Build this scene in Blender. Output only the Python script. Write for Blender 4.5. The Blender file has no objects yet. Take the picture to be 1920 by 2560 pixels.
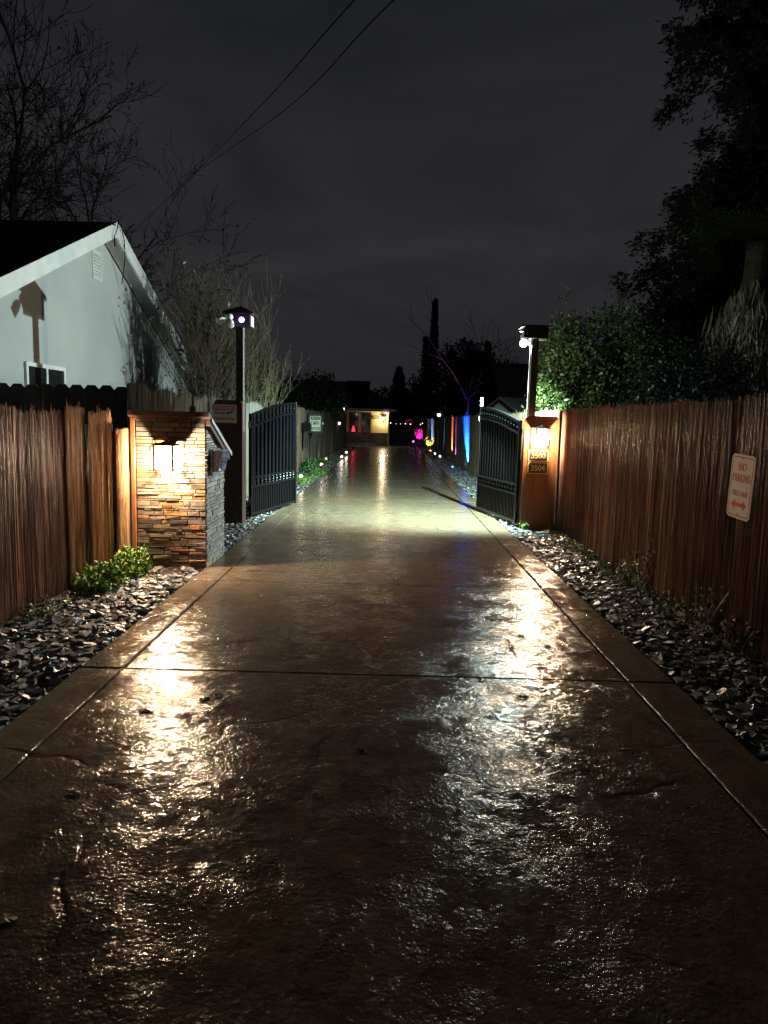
import bpy, math, random
import numpy as np
from mathutils import Vector, Matrix
R=math.radians
sc=bpy.context.scene
COL=sc.collection
rnd=random.Random(7)
rng=np.random.default_rng(11)
ROOT={}          # name of a top-level object -> its world location

# ------------------------------------------------------------------ materials
def nodes(m):
    m.use_nodes=True
    nt=m.node_tree; nt.nodes.clear()
    out=nt.nodes.new('ShaderNodeOutputMaterial')
    return nt,out
def N(nt,t,**kw):
    n=nt.nodes.new(t)
    for k,v in kw.items():
        if k in n.inputs: n.inputs[k].default_value=v
        else: setattr(n,k,v)
    return n
def ramp(nt,fac,stops):
    r=nt.nodes.new('ShaderNodeValToRGB')
    e=r.color_ramp.elements
    while len(e)<len(stops): e.new(0.5)
    for i,(p,c) in enumerate(stops):
        e[i].position=p; e[i].color=(*c,1) if len(c)==3 else c
    nt.links.new(fac,r.inputs[0]); return r.outputs[0]
def mathn(nt,op,a,b=None,clamp=False):
    n=nt.nodes.new('ShaderNodeMath'); n.operation=op; n.use_clamp=clamp
    for i,x in enumerate((a,b)):
        if x is None: continue
        if isinstance(x,(int,float)): n.inputs[i].default_value=x
        else: nt.links.new(x,n.inputs[i])
    return n.outputs[0]
def mixc(nt,fac,a,b,mode='MIX'):
    n=nt.nodes.new('ShaderNodeMix'); n.data_type='RGBA'; n.blend_type=mode
    for i,x in ((0,fac),(6,a),(7,b)):
        if isinstance(x,(int,float)): n.inputs[i].default_value=x
        elif isinstance(x,tuple): n.inputs[i].default_value=(*x,1)
        else: nt.links.new(x,n.inputs[i])
    return n.outputs[2]
def mapping(nt,stretch):
    tc=nt.nodes.new('ShaderNodeTexCoord')
    if not stretch: return tc.outputs['Object']
    mp=nt.nodes.new('ShaderNodeMapping'); mp.inputs['Scale'].default_value=stretch
    nt.links.new(tc.outputs['Object'],mp.inputs[0]); return mp.outputs[0]
def noise(nt,vec,scale,detail=5,rough=.55,dist=0):
    n=N(nt,'ShaderNodeTexNoise',Scale=scale,Detail=detail,Roughness=rough,Distortion=dist)
    nt.links.new(vec,n.inputs['Vector']); return n.outputs['Fac']
def M(name,c1,c2=None,scale=8,detail=6,rough=.5,rvar=.12,bump=0,bscale=40,spec=.5,metal=0,attr=False,stretch=None,trans=0):
    """plain surface: two colours mixed by noise (times the 'Col' attribute), roughness variation, bump"""
    m=bpy.data.materials.new(name); nt,out=nodes(m)
    b=nt.nodes.new('ShaderNodeBsdfPrincipled'); nt.links.new(b.outputs[0],out.inputs[0])
    v=mapping(nt,stretch)
    c2=c2 or tuple(x*.72 for x in c1)
    n=noise(nt,v,scale,detail)
    c=ramp(nt,n,[(.32,c1),(.68,c2)])
    if attr:
        a=nt.nodes.new('ShaderNodeVertexColor'); a.layer_name='Col'
        c=mixc(nt,1.0,c,a.outputs['Color'],'MULTIPLY')
    nt.links.new(c,b.inputs['Base Color'])
    n2=noise(nt,v,scale*2.3,4)
    r=mathn(nt,'MULTIPLY_ADD',n2,rvar*2); r.node.inputs[2].default_value=rough-rvar
    nt.links.new(r,b.inputs['Roughness'])
    b.inputs['Specular IOR Level'].default_value=spec
    b.inputs['Metallic'].default_value=metal
    if trans: b.inputs['Transmission Weight'].default_value=trans
    if bump:
        bp=N(nt,'ShaderNodeBump',Distance=bump,Strength=1.0)
        nt.links.new(noise(nt,v,bscale,6,.6),bp.inputs['Height'])
        nt.links.new(bp.outputs[0],b.inputs['Normal'])
    return m
def EM(name,c,s):
    m=bpy.data.materials.new(name); nt,out=nodes(m)
    e=N(nt,'ShaderNodeEmission',Strength=s); e.inputs[0].default_value=(*c,1)
    nt.links.new(e.outputs[0],out.inputs[0]); return m
def GLOWGLASS(name,c,s,clear=.55):
    """frosted lit lantern glass: partly clear, partly glowing"""
    m=bpy.data.materials.new(name); nt,out=nodes(m)
    e=N(nt,'ShaderNodeEmission',Strength=s); e.inputs[0].default_value=(*c,1)
    t=nt.nodes.new('ShaderNodeBsdfTransparent')
    x=nt.nodes.new('ShaderNodeMixShader'); x.inputs[0].default_value=clear
    nt.links.new(e.outputs[0],x.inputs[1]); nt.links.new(t.outputs[0],x.inputs[2])
    nt.links.new(x.outputs[0],out.inputs[0]); return m

def concrete_mat():
    m=bpy.data.materials.new('wet stamped concrete'); nt,out=nodes(m)
    b=nt.nodes.new('ShaderNodeBsdfPrincipled'); nt.links.new(b.outputs[0],out.inputs[0])
    tc=nt.nodes.new('ShaderNodeTexCoord'); v=tc.outputs['Object']
    # warp
    wn=N(nt,'ShaderNodeTexNoise',Scale=1.6,Detail=4.0); nt.links.new(v,wn.inputs['Vector'])
    wv=nt.nodes.new('ShaderNodeVectorMath'); wv.operation='MULTIPLY_ADD'
    wv.inputs[1].default_value=(.5,.5,0); nt.links.new(wn.outputs['Color'],wv.inputs[0]); nt.links.new(v,wv.inputs[2])
    # stamped slate seams, broken up
    vo=N(nt,'ShaderNodeTexVoronoi',Scale=.75); vo.feature='DISTANCE_TO_EDGE'; nt.links.new(wv.outputs[0],vo.inputs['Vector'])
    seam=ramp(nt,vo.outputs['Distance'],[(0.0,(1,1,1)),(.016,(0,0,0))])
    mask=ramp(nt,noise(nt,v,1.1,3),[(.50,(0,0,0)),(.62,(1,1,1))])
    seam=mathn(nt,'MULTIPLY',seam,mask)
    big=noise(nt,v,.55,3)
    slate=noise(nt,v,5.0,8,.62,.15); swell=noise(nt,v,2.0,2,.5,.2)
    ridg=mathn(nt,'ABSOLUTE',mathn(nt,'SUBTRACT',noise(nt,v,2.6,7,.62,.2),.5))
    ridg=mathn(nt,'SUBTRACT',1.0,mathn(nt,'MULTIPLY',ridg,2.0))
    fine=noise(nt,v,48,3,.6)
    pv=N(nt,'ShaderNodeTexVoronoi',Scale=75.0); pv.feature='SMOOTH_F1'; nt.links.new(v,pv.inputs['Vector'])
    grain=pv.outputs['Distance']
    # smoother polished areas
    pol=ramp(nt,noise(nt,v,1.7,6,.65),[(.40,(.16,.16,.16)),(.57,(1,1,1))])
    # colours
    c=ramp(nt,slate,[(.30,(.057,.039,.026)),(.48,(.097,.072,.050)),(.72,(.148,.116,.083))])
    c=mixc(nt,.45,c,ramp(nt,big,[(.35,(.112,.069,.043)),(.65,(.096,.084,.064))]))
    c=mixc(nt,seam,c,(.022,.014,.010))
    nt.links.new(c,b.inputs['Base Color'])
    r=mathn(nt,'MULTIPLY_ADD',noise(nt,v,2.2,6,.65),.20); r.node.inputs[2].default_value=.06
    FILMR=r
    wet=noise(nt,wv.outputs[0],3.4,9,.70,.6)       # dull, drained flakes between the wet film
    wet=ramp(nt,wet,[(.40,(.05,.05,.05)),(.47,(.20,.20,.20)),(.62,(.30,.30,.30))])
    nt.links.new(wet,b.inputs['Specular IOR Level'])
    sp=nt.nodes.new('ShaderNodeSeparateXYZ'); nt.links.new(v,sp.inputs[0])
    film=nt.nodes.new('ShaderNodeMapRange'); film.inputs[1].default_value=7; film.inputs[2].default_value=15; film.inputs[3].default_value=1; film.inputs[4].default_value=.07
    nt.links.new(sp.outputs['Y'],film.inputs[0])      # deeper water film beyond the gates
    rel=mathn(nt,'MULTIPLY',pol,film.outputs[0])
    q=mathn(nt,'MULTIPLY_ADD',film.outputs[0],-.35); q.node.inputs[2].default_value=1.35
    nt.links.new(mathn(nt,'MULTIPLY',FILMR,q),b.inputs['Roughness'])
    flake=noise(nt,v,10,7,.66,.3)
    # stamped slate flakes: small irregular facets, each with its own tilt
    wq=N(nt,'ShaderNodeTexNoise',Scale=9.0,Detail=4.0); nt.links.new(v,wq.inputs['Vector'])
    wq2=nt.nodes.new('ShaderNodeVectorMath'); wq2.operation='MULTIPLY_ADD'; wq2.inputs[1].default_value=(.16,.16,0)
    nt.links.new(wq.outputs['Color'],wq2.inputs[0]); nt.links.new(v,wq2.inputs[2])
    def facets(scale,amp):
        fv=N(nt,'ShaderNodeTexVoronoi',Scale=scale); nt.links.new(wq2.outputs[0],fv.inputs['Vector'])
        d=nt.nodes.new('ShaderNodeVectorMath'); d.operation='SUBTRACT'; nt.links.new(wq2.outputs[0],d.inputs[0]); nt.links.new(fv.outputs['Position'],d.inputs[1])
        c2=nt.nodes.new('ShaderNodeVectorMath'); c2.operation='SUBTRACT'; nt.links.new(fv.outputs['Color'],c2.inputs[0]); c2.inputs[1].default_value=(.5,.5,.5)
        t=nt.nodes.new('ShaderNodeVectorMath'); t.operation='DOT_PRODUCT'; nt.links.new(d.outputs[0],t.inputs[0]); nt.links.new(c2.outputs[0],t.inputs[1])
        return mathn(nt,'MULTIPLY',t.outputs['Value'],amp)
    fac=mathn(nt,'MULTIPLY',mathn(nt,'ADD',facets(5.0,.065),facets(24.0,.095)),film.outputs[0])
    h=mathn(nt,'MULTIPLY',swell,.011)
    h=mathn(nt,'ADD',h,fac)
    h=mathn(nt,'ADD',h,mathn(nt,'MULTIPLY',ridg,.0025))
    h=mathn(nt,'ADD',h,mathn(nt,'MULTIPLY',mathn(nt,'MULTIPLY',flake,rel),.0056))
    h=mathn(nt,'ADD',h,mathn(nt,'MULTIPLY',mathn(nt,'MULTIPLY',fine,rel),.0027))
    h=mathn(nt,'SUBTRACT',h,mathn(nt,'MULTIPLY',mathn(nt,'MULTIPLY',grain,rel),.0019))
    h=mathn(nt,'SUBTRACT',h,mathn(nt,'MULTIPLY',seam,.004))
    bp=N(nt,'ShaderNodeBump',Distance=1.0,Strength=1.0)
    nt.links.new(h,bp.inputs['Height']); nt.links.new(bp.outputs[0],b.inputs['Normal'])
    return m
def border_mat():
    m=M('wet smooth concrete border',(.088,.060,.042),(.060,.041,.029),2.5,7,.24,.12,.0035,42,.6)
    return m

MAT=dict(
 concrete=concrete_mat(), border=border_mat(),
 soil=M('dark wet soil',(.022,.017,.014),(.010,.008,.007),3,8,.7,.1,.02,14),
 slate=M('wet slate chips',(1,1,1),(.62,.60,.60),9,6,.34,.14,.004,40,.6,attr=True),
 reed=M('weathered reed',(1,1,1),(.42,.38,.36),4,6,.46,.12,.0008,16,.45,attr=True,stretch=(6,6,.5)),
 board=M('dark stained boards',(.050,.030,.022),(.026,.016,.013),6,6,.6,.1,.002,50,.4,stretch=(6,6,.5)),
 dogear=M('weathered fence boards',(.055,.040,.034),(.030,.022,.020),5,6,.7,.1,.002,50,.3,attr=True,stretch=(7,7,.6)),
 cedar=M('reddish cedar boards',(.200,.078,.030),(.125,.046,.018),5,7,.42,.1,.0018,45,.5,stretch=(7,7,.55)),
 brown=M('dark brown painted timber',(.060,.030,.028),(.040,.020,.019),5,6,.5,.1,.0012,45,.4,stretch=(6,6,.6)),
 brownpole=M('dark brown pole',(.030,.018,.017),(.020,.013,.013),5,6,.5,.1,.0008,45,.4),
 stone=M('stacked ledger stone',(1,1,1),(.62,.60,.60),22,8,.5,.14,.004,60,.45,attr=True),
 mortar=M('dark mortar',(.05,.045,.04),None,20,5,.8,.05,.003,60),
 metaltrim=M('pale drip edge metal',(.55,.52,.56),(.42,.40,.44),9,4,.4,.1,0,40,.5),
 steel=M('brushed steel',(.55,.55,.60),(.42,.42,.46),30,4,.28,.08,.0003,120,.5,.85),
 black=M('black plastic',(.012,.012,.014),(.02,.02,.022),12,4,.4,.1),
 iron=M('black painted iron',(.0045,.0045,.0065),(.003,.003,.0045),14,5,.32,.08,.0006,70,.22),
 sheet=M('black privacy sheet',(.004,.0035,.006),(.003,.003,.004),10,5,.6,.1,.0006,60,.2),
 stucco=M('pale grey stucco',(.46,.49,.48),(.37,.405,.40),.8,8,.85,.05,.004,90,.2),
 white=M('white paint',(.74,.76,.74),(.62,.64,.63),4,6,.55,.1,.001,40,.4),
 whiteplastic=M('white plastic',(.78,.80,.80),(.70,.72,.72),8,3,.35,.08),
 shingle=M('dark roof shingles',(.022,.018,.020),(.012,.010,.012),12,6,.85,.05,.01,22,.2),
 brownroof=M('brown shingle roof',(.120,.075,.045),(.07,.043,.028),14,6,.8,.05,.01,24,.2),
 tinroof=M('grey corrugated roof',(.34,.36,.42),(.24,.26,.30),6,5,.5,.1,.002,30,.4),
 darkglass=M('dark window glass',(.012,.015,.016),(.02,.022,.024),3,3,.08,.05,.0006,8,.8),
 cream=M('cream siding',(.60,.48,.27),(.52,.41,.23),3,6,.6,.08,.002,40,.3),
 darktrim=M('dark window trim',(.05,.03,.022),None,6,4,.5),
 bark=M('wet bark',(.10,.078,.052),(.052,.040,.028),10,6,.7,.1,.006,40,.3),
 darkbark=M('dark bark',(.020,.016,.016),(.012,.010,.010),10,6,.8,.1,.006,40,.15),
 palebark=M('pale bark',(.17,.14,.085),(.10,.08,.05),12,6,.65,.1,.003,40,.3),
 leaf=M('glossy leaf',(1,1,1),(.6,.65,.5),4,4,.42,.1,0,20,.35,attr=True),
 needle=M('conifer spray',(1,1,1),(.6,.65,.6),4,4,.6,.1,0,20,.3,attr=True),
 straw=M('dead palm straw',(1,1,1),(.6,.58,.5),5,4,.7,.1,0,20,.25,attr=True),
 grass=M('low green plants',(1,1,1),(.6,.7,.5),6,4,.5,.1,0,20,.2,attr=True),
 deadleaf=M('wet fallen leaf',(1,1,1),(.6,.5,.4),30,4,.25,.1,.001,60,.6,attr=True),
 signwhite=M('aged white sign',(.60,.55,.48),(.52,.47,.41),9,6,.45,.1,.0006,60,.5),
 signpale=M('pale green sign',(.72,.78,.60),(.66,.73,.55),9,4,.4,.1),
 signgrey=M('grey white sign',(.82,.78,.74),(.74,.70,.66),9,4,.5,.1),
 signred=M('sign red',(.46,.030,.020),(.36,.026,.02),12,4,.5,.1),
 signfadered=M('faded sign red',(.42,.085,.055),(.52,.22,.16),60,4,.5,.1),
 signblack=M('sign black',(.014,.014,.013),None,12,4,.5,.1),
 bronze=M('dark bronze plate',(.022,.019,.016),(.016,.014,.012),20,4,.45,.1,.0006,80),
 gold=M('gold lettering',(.58,.43,.18),(.50,.37,.15),20,3,.4,.1),
 wire=M('black cable',(.004,.004,.005),None,10,3,.9,.05,0,20,.08),
 greypvc=M('grey conduit',(.38,.38,.36),(.30,.30,.28),10,4,.45,.1),
 lanternmetal=M('bronze lantern metal',(.035,.022,.016),None,14,4,.45,.1),
)
EMI=dict(
 bulb=EM('lantern bulb',(1,.76,.48),6), glass=GLOWGLASS('lantern glass',(1,.80,.52),7,.74),
 flood=EM('floodlight lens',(1,1,.88),14), floodspill=EM('floodlight side lens',(.92,1,.96),5),
 led=EM('violet camera ring',(.62,.36,1),5.5), ledcore=EM('camera core',(.95,.75,1),4),
 globe=EM('garden globe',(1,.84,.58),3.2), cool=EM('cool lamp',(.86,.90,1),3.5), string=EM('string bulb',(1,.86,.66),3),
 blueled=EM('blue led',(.25,.6,1),4), redled=EM('red led',(1,.35,.2),4), whiteled=EM('white led',(.9,.95,1),4), violetled=EM('violet led',(.75,.2,1),4),
 redlamp=EM('red lamp',(1,.03,.07),1.8), cyan=EM('keypad light',(.45,.62,1),1.6), housebulb=EM('house bulb',(1,.80,.48),4.5),
)

for _k,_m in EMI.items():
  if _k!='glass': _m.cycles.emission_sampling='NONE'     # their light comes from the lamp objects beside them
# ------------------------------------------------------------------ mesh building
class MB:
    def __init__(s): s.v=[]; s.f=[]; s.c=[]; s.col=(1,1,1)
    def add(s,vs,fs):
        o=len(s.v); s.v.extend([tuple(p) for p in vs])
        for f in fs: s.f.append(tuple(i+o for i in f)); s.c.append(s.col)
    def box(s,x0,x1,y0,y1,z0,z1,T=None):
        vs=[(x0,y0,z0),(x1,y0,z0),(x1,y1,z0),(x0,y1,z0),(x0,y0,z1),(x1,y0,z1),(x1,y1,z1),(x0,y1,z1)]
        if T: vs=[T(p) for p in vs]
        s.add(vs,[(0,3,2,1),(4,5,6,7),(0,1,5,4),(1,2,6,5),(2,3,7,6),(3,0,4,7)])
    def bevbox(s,x0,x1,y0,y1,z0,z1,b=.006,T=None):
        """box with chamfered vertical and top edges"""
        def ring(e,z): return [(x0+e+b,y0+e,z),(x1-e-b,y0+e,z),(x1-e,y0+e+b,z),(x1-e,y1-e-b,z),(x1-e-b,y1-e,z),(x0+e+b,y1-e,z),(x0+e,y1-e-b,z),(x0+e,y0+e+b,z)]
        vs=ring(0,z0)+ring(0,z1-b)+ring(b,z1)
        if T: vs=[T(p) for p in vs]
        fs=[tuple(range(7,-1,-1)),tuple(range(16,24))]
        for k in (0,8):
            for i in range(8): j=(i+1)%8; fs.append((k+i,k+j,k+8+j,k+8+i))
        s.add(vs,fs)
    def tube(s,pts,rs,n=8,cap=True):
        pts=[Vector(p) for p in pts]; rings=[]
        if isinstance(rs,(int,float)): rs=[rs]*len(pts)
        vs=[]
        for i,p in enumerate(pts):
            d=(pts[min(i+1,len(pts)-1)]-pts[max(i-1,0)])
            d=d.normalized() if d.length>1e-9 else Vector((0,0,1))
            a=Vector((0,0,1)) if abs(d.z)<.9 else Vector((1,0,0))
            u=d.cross(a).normalized(); w=d.cross(u)
            for k in range(n):
                t=2*math.pi*k/n; vs.append(p+(u*math.cos(t)+w*math.sin(t))*rs[i])
        fs=[]
        for i in range(len(pts)-1):
            for k in range(n):
                j=(k+1)%n; fs.append((i*n+k,i*n+j,(i+1)*n+j,(i+1)*n+k))
        if cap:
            fs.append(tuple(range(n-1,-1,-1))); fs.append(tuple(range((len(pts)-1)*n,len(pts)*n)))
        s.add(vs,fs)
    def lathe(s,c,prof,n=16):
        """prof: list of (r,z) from bottom to top"""
        vs=[];fs=[]
        for r,z in prof:
            for k in range(n):
                t=2*math.pi*k/n; vs.append((c[0]+r*math.cos(t),c[1]+r*math.sin(t),c[2]+z))
        for i in range(len(prof)-1):
            for k in range(n):
                j=(k+1)%n; fs.append((i*n+k,i*n+j,(i+1)*n+j,(i+1)*n+k))
        fs.append(tuple(range(n-1,-1,-1))); fs.append(tuple(range((len(prof)-1)*n,len(prof)*n)))
        s.add(vs,fs)
    def ball(s,c,r,n=12,sz=1.0):
        pr=[(max(r*math.sin(math.pi*i/n),1e-4),-r*sz*math.cos(math.pi*i/n)) for i in range(n+1)]
        s.lathe(c,pr,n+4)
    def prism(s,poly,f0,f1):
        """poly: 2-D outline; f0/f1 map (a,b)->xyz for the two ends"""
        n=len(poly); vs=[f0(*p) for p in poly]+[f1(*p) for p in poly]
        fs=[tuple(range(n-1,-1,-1)),tuple(range(n,2*n))]
        for i in range(n): j=(i+1)%n; fs.append((i,j,n+j,n+i))
        s.add(vs,fs)
def tag(o,label=None,cat=None,group=None,kind=None):
    if label: o['label']=label
    if cat: o['category']=cat
    if group: o['group']=group
    if kind: o['kind']=kind
    return o
def thing(name,label,cat,loc,group=None):
    o=bpy.data.objects.new(name,None); COL.objects.link(o); o.location=loc; o.empty_display_size=.1
    ROOT[o.name]=Vector(loc); return tag(o,label,cat,group)
def rootof(o):
    while o.parent is not None: o=o.parent
    return o
def put(name,v,f,mat,parent=None,loc=None,c=None,smooth=False):
    """one mesh object from world-space vertices"""
    v=np.asarray(v,dtype=np.float64).reshape(-1,3)
    if parent is not None: base=ROOT[rootof(parent).name]
    else:
        base=Vector(loc) if loc is not None else Vector((0,0,0))
    v=v-np.array(base)
    me=bpy.data.meshes.new(name); me.from_pydata(v.tolist(),[],f if isinstance(f,list) else f.tolist())
    if c is not None:
        ca=me.color_attributes.new('Col','FLOAT_COLOR','CORNER')
        lt=np.empty(len(me.polygons),dtype=np.int32); me.polygons.foreach_get('loop_total',lt)
        cc=np.repeat(np.c_[np.asarray(c,dtype=np.float32),np.ones(len(lt),dtype=np.float32)],lt,axis=0)
        ca.data.foreach_set('color',cc.ravel())
    if smooth: me.polygons.foreach_set('use_smooth',[True]*len(me.polygons))
    me.materials.append(MAT[mat] if mat in MAT else EMI[mat])
    o=bpy.data.objects.new(name,me); COL.objects.link(o)
    if parent is not None: o.parent=parent
    else: o.location=base; ROOT[o.name]=base
    return o
def mk(name,mb,mat,parent=None,loc=None,col=False,smooth=False):
    return put(name,mb.v,mb.f,mat,parent,loc,mb.c if col else None,smooth)
def text(name,s,mat,parent,origin,ux,uy,size,wscale=1.0,offset=0.0,ext=.0012,center=True):
    """lettering as a mesh: origin = centre of the line, ux = reading direction, uy = up"""
    cu=bpy.data.curves.new('lettering','FONT'); cu.body=s; cu.size=size; cu.extrude=ext; cu.offset=offset; cu.resolution_u=3
    cu.align_x='CENTER' if center else 'LEFT'; cu.align_y='CENTER'
    t=bpy.data.objects.new('lettering',cu); COL.objects.link(t)
    bpy.context.view_layer.update()
    me=bpy.data.meshes.new_from_object(t.evaluated_get(bpy.context.evaluated_depsgraph_get()))
    ux=Vector(ux).normalized(); uy=Vector(uy).normalized(); un=ux.cross(uy)
    vs=[Vector(origin)+ux*(v.co.x*wscale)+uy*v.co.y+un*v.co.z for v in me.vertices]
    fs=[tuple(p.vertices) for p in me.polygons]
    bpy.data.objects.remove(t); bpy.data.curves.remove(cu); bpy.data.meshes.remove(me)
    return put(name,vs,fs,mat,parent)
def light(name,kind,loc,color,power,radius=.03,aim=None,size=None,blend=.2):
    l=bpy.data.lights.new(name,kind); l.color=color; l.energy=power; l.shadow_soft_size=radius
    o=bpy.data.objects.new(name,l); COL.objects.link(o); o.location=loc
    if kind=='SPOT': l.spot_size=R(size); l.spot_blend=blend
    if aim is not None: o.rotation_euler=Vector(aim).to_track_quat('-Z','Y').to_euler()
    return o

# ------------------------------------------------------------------ camera
cam=bpy.data.cameras.new('camera'); cam.sensor_fit='HORIZONTAL'; cam.sensor_width=36; cam.lens=36*1780/1920
cam.clip_start=.05; cam.clip_end=3000
co=bpy.data.objects.new('camera',cam); COL.objects.link(co); sc.camera=co
pit,psi,roll=math.atan2(225.28,1780),.004716,.025
fw=Vector((-math.sin(psi)*math.cos(pit),math.cos(psi)*math.cos(pit),-math.sin(pit)))
rt=Vector((math.cos(psi),math.sin(psi),0)); up=rt.cross(fw)
xr=rt*math.cos(roll)+up*math.sin(roll); yr=-rt*math.sin(roll)+up*math.cos(roll)
co.matrix_world=Matrix(((xr.x,yr.x,-fw.x,0),(xr.y,yr.y,-fw.y,0),(xr.z,yr.z,-fw.z,1.6),(0,0,0,1)))

# ------------------------------------------------------------------ sky (cloudy night, city glow)
w=bpy.data.worlds.new('World'); sc.world=w; w.use_nodes=True; nt=w.node_tree; nt.nodes.clear()
o=nt.nodes.new('ShaderNodeOutputWorld'); bg=nt.nodes.new('ShaderNodeBackground'); nt.links.new(bg.outputs[0],o.inputs[0])
tc=nt.nodes.new('ShaderNodeTexCoord'); sx=nt.nodes.new('ShaderNodeSeparateXYZ'); nt.links.new(tc.outputs['Generated'],sx.inputs[0])
g=ramp(nt,sx.outputs['Z'],[(0,(.0155,.0145,.0172)),(.16,(.0182,.0178,.0205)),(.36,(.0150,.0155,.0182)),(.62,(.0095,.0102,.0125))])
mp=nt.nodes.new('ShaderNodeMapping'); mp.inputs['Scale'].default_value=(1,1,3.2); nt.links.new(tc.outputs['Generated'],mp.inputs[0])
cl=noise(nt,mp.outputs[0],2.4,6,.55,.6)
cl=ramp(nt,cl,[(.30,(.68,.69,.74)),(.70,(1.28,1.26,1.22))])
nt.links.new(mixc(nt,1.0,g,cl,'MULTIPLY'),bg.inputs[0]); bg.inputs[1].default_value=1.12

# ------------------------------------------------------------------ ground and driveway
mb=MB(); mb.add([(-300,-60,-.06),(300,-60,-.06),(300,500,-.06),(-300,500,-.06)],[(0,1,2,3)])
tag(mk('ground',mb,'soil'),kind='structure')
JL,JR,EL,ER=-1.66,1.55,-1.94,1.86
ys=[-.89,1.66]+[4.37+2.55*i for i in range(18)]
ys=[y for y in ys if y<48.2]+[48.4]
def slab(mb,x0,x1,y0,y1,b=.0045,z1=0.0,z0=-.1):
    """slab with rounded arris"""
    r=lambda e,z:[(x0+e,y0+e,z),(x1-e,y0+e,z),(x1-e,y1-e,z),(x0+e,y1-e,z)]
    vs=r(0,z0)+r(0,z1-b)+r(b*.35,z1-b*.3)+r(b,z1)
    fs=[(3,2,1,0),(12,13,14,15)]
    for k in (0,4,8):
        for i in range(4): j=(i+1)%4; fs.append((k+i,k+j,k+4+j,k+4+i))
    mb.add(vs,fs)
mb=MB(); me_=MB(); g=.0085
for a,b_ in zip(ys,ys[1:]):
    slab(mb,JL+g,JR-g,a+g,b_-g)
    # border strips, cut at the same joints; the tapered drive edge is straight
    slab(me_,EL,JL-g,a+g,b_-g,.010); slab(me_,JR+g,ER,a+g,b_-g,.010)
dr=tag(mk('driveway',mb,'concrete'),kind='structure')
tag(mk('driveway_border',me_,'concrete'),kind='structure')

# ------------------------------------------------------------------ slate chips
def chips(name,label,regions,seed,keep):
    r=np.random.default_rng(seed); V=[];F=[];C=[]
    pal=np.array([(.165,.17,.185),(.105,.11,.125),(.23,.235,.245),(.065,.068,.080),(.25,.245,.24),(.13,.115,.11),(.12,.135,.165)])
    for (x0,x1,y0,y1,n,smin,smax) in regions:
        for _ in range(int(n*1.2)):
            x=r.uniform(x0,x1); y=r.uniform(y0,y1)
            if not keep(x,y): continue
            s=.86*r.uniform(smin,smax)*(1 if r.random()>.12 else 1.45); k=int(r.integers(5,8))
            ang=np.sort(r.uniform(0,2*np.pi,k)+0); 
            if np.max(np.diff(np.r_[ang,ang[0]+2*np.pi]))>2.4: ang=np.linspace(0,2*np.pi,k,endpoint=False)+r.uniform(-.3,.3,k)
            rad=s*r.uniform(.38,.62,k); asp=r.uniform(.5,.95)
            th=s*r.uniform(.07,.17)
            a2=r.uniform(0,2*np.pi)
            lo=np.c_[rad*np.cos(ang),asp*rad*np.sin(ang),np.full(k,-th/2)]
            hi=lo*np.array([.86,.86,1])+np.c_[np.zeros(k),np.zeros(k),np.full(k,th)+r.uniform(-.2,.2,k)*th]
            p=np.r_[lo,hi]
            p=p@np.array([[math.cos(a2),math.sin(a2),0],[-math.sin(a2),math.cos(a2),0],[0,0,1]])
            tl=abs(r.normal(0,.30)); tl=min(tl,1.1); ta=r.uniform(0,2*np.pi)
            ax=Vector((math.cos(ta),math.sin(ta),0)); Rm=np.array(Matrix.Rotation(tl,3,ax))
            p=p@Rm.T+np.array([x,y,-.045+r.uniform(0,.045)+.25*s*tl])
            o=len(V); V.extend(p.tolist())
            F.append(tuple(range(o+k-1,o-1,-1))); F.append(tuple(range(o+k,o+2*k)))
            for i in range(k): j=(i+1)%k; F.append((o+i,o+j,o+k+j,o+k+i))
            c=pal[int(r.choice(len(pal),p=[.26,.2,.16,.14,.1,.06,.08]))]*r.uniform(.7,1.2)
            C.extend([c]*(k+2))
    ob=put(name,V,F,'slate',None,None,C); tag(ob,label,'gravel',None,'stuff'); return ob
def inpillar(x,y): return -2.70<x<-1.86 and 7.44<y<8.4
LR=[(-3.0,-1.97,1.2,5.0,2300,.055,.125),(-3.0,-1.97,5.0,7.5,1700,.055,.115),(-2.95,-1.97,7.5,11.0,1300,.05,.105),(-2.95,-1.97,11,16,1300,.06,.11),(-2.85,-1.97,16,24,1200,.07,.12),(-2.8,-1.97,24,46,1300,.09,.15)]
chips('slate_gravel','grey slate chips filling the strip between the left fence and the driveway',LR,3,lambda x,y: x<-1.97 and not inpillar(x,y) and not (-2.72<x<-2.2 and 10.88<y<11.3))
RR=[(1.88,2.75,2.0,6.0,2300,.055,.115),(1.88,2.68,6.0,11.05,2100,.05,.105),(1.88,2.66,11.05,17,1500,.06,.11),(1.88,2.66,17,26,1200,.07,.12),(1.88,2.66,26,46,1100,.09,.15)]
chips('slate_gravel','grey slate chips filling the strip between the right fence and the driveway',RR,4,lambda x,y: x>1.89 and not (2.1<x<2.6 and 11.06<y<11.5))

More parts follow.
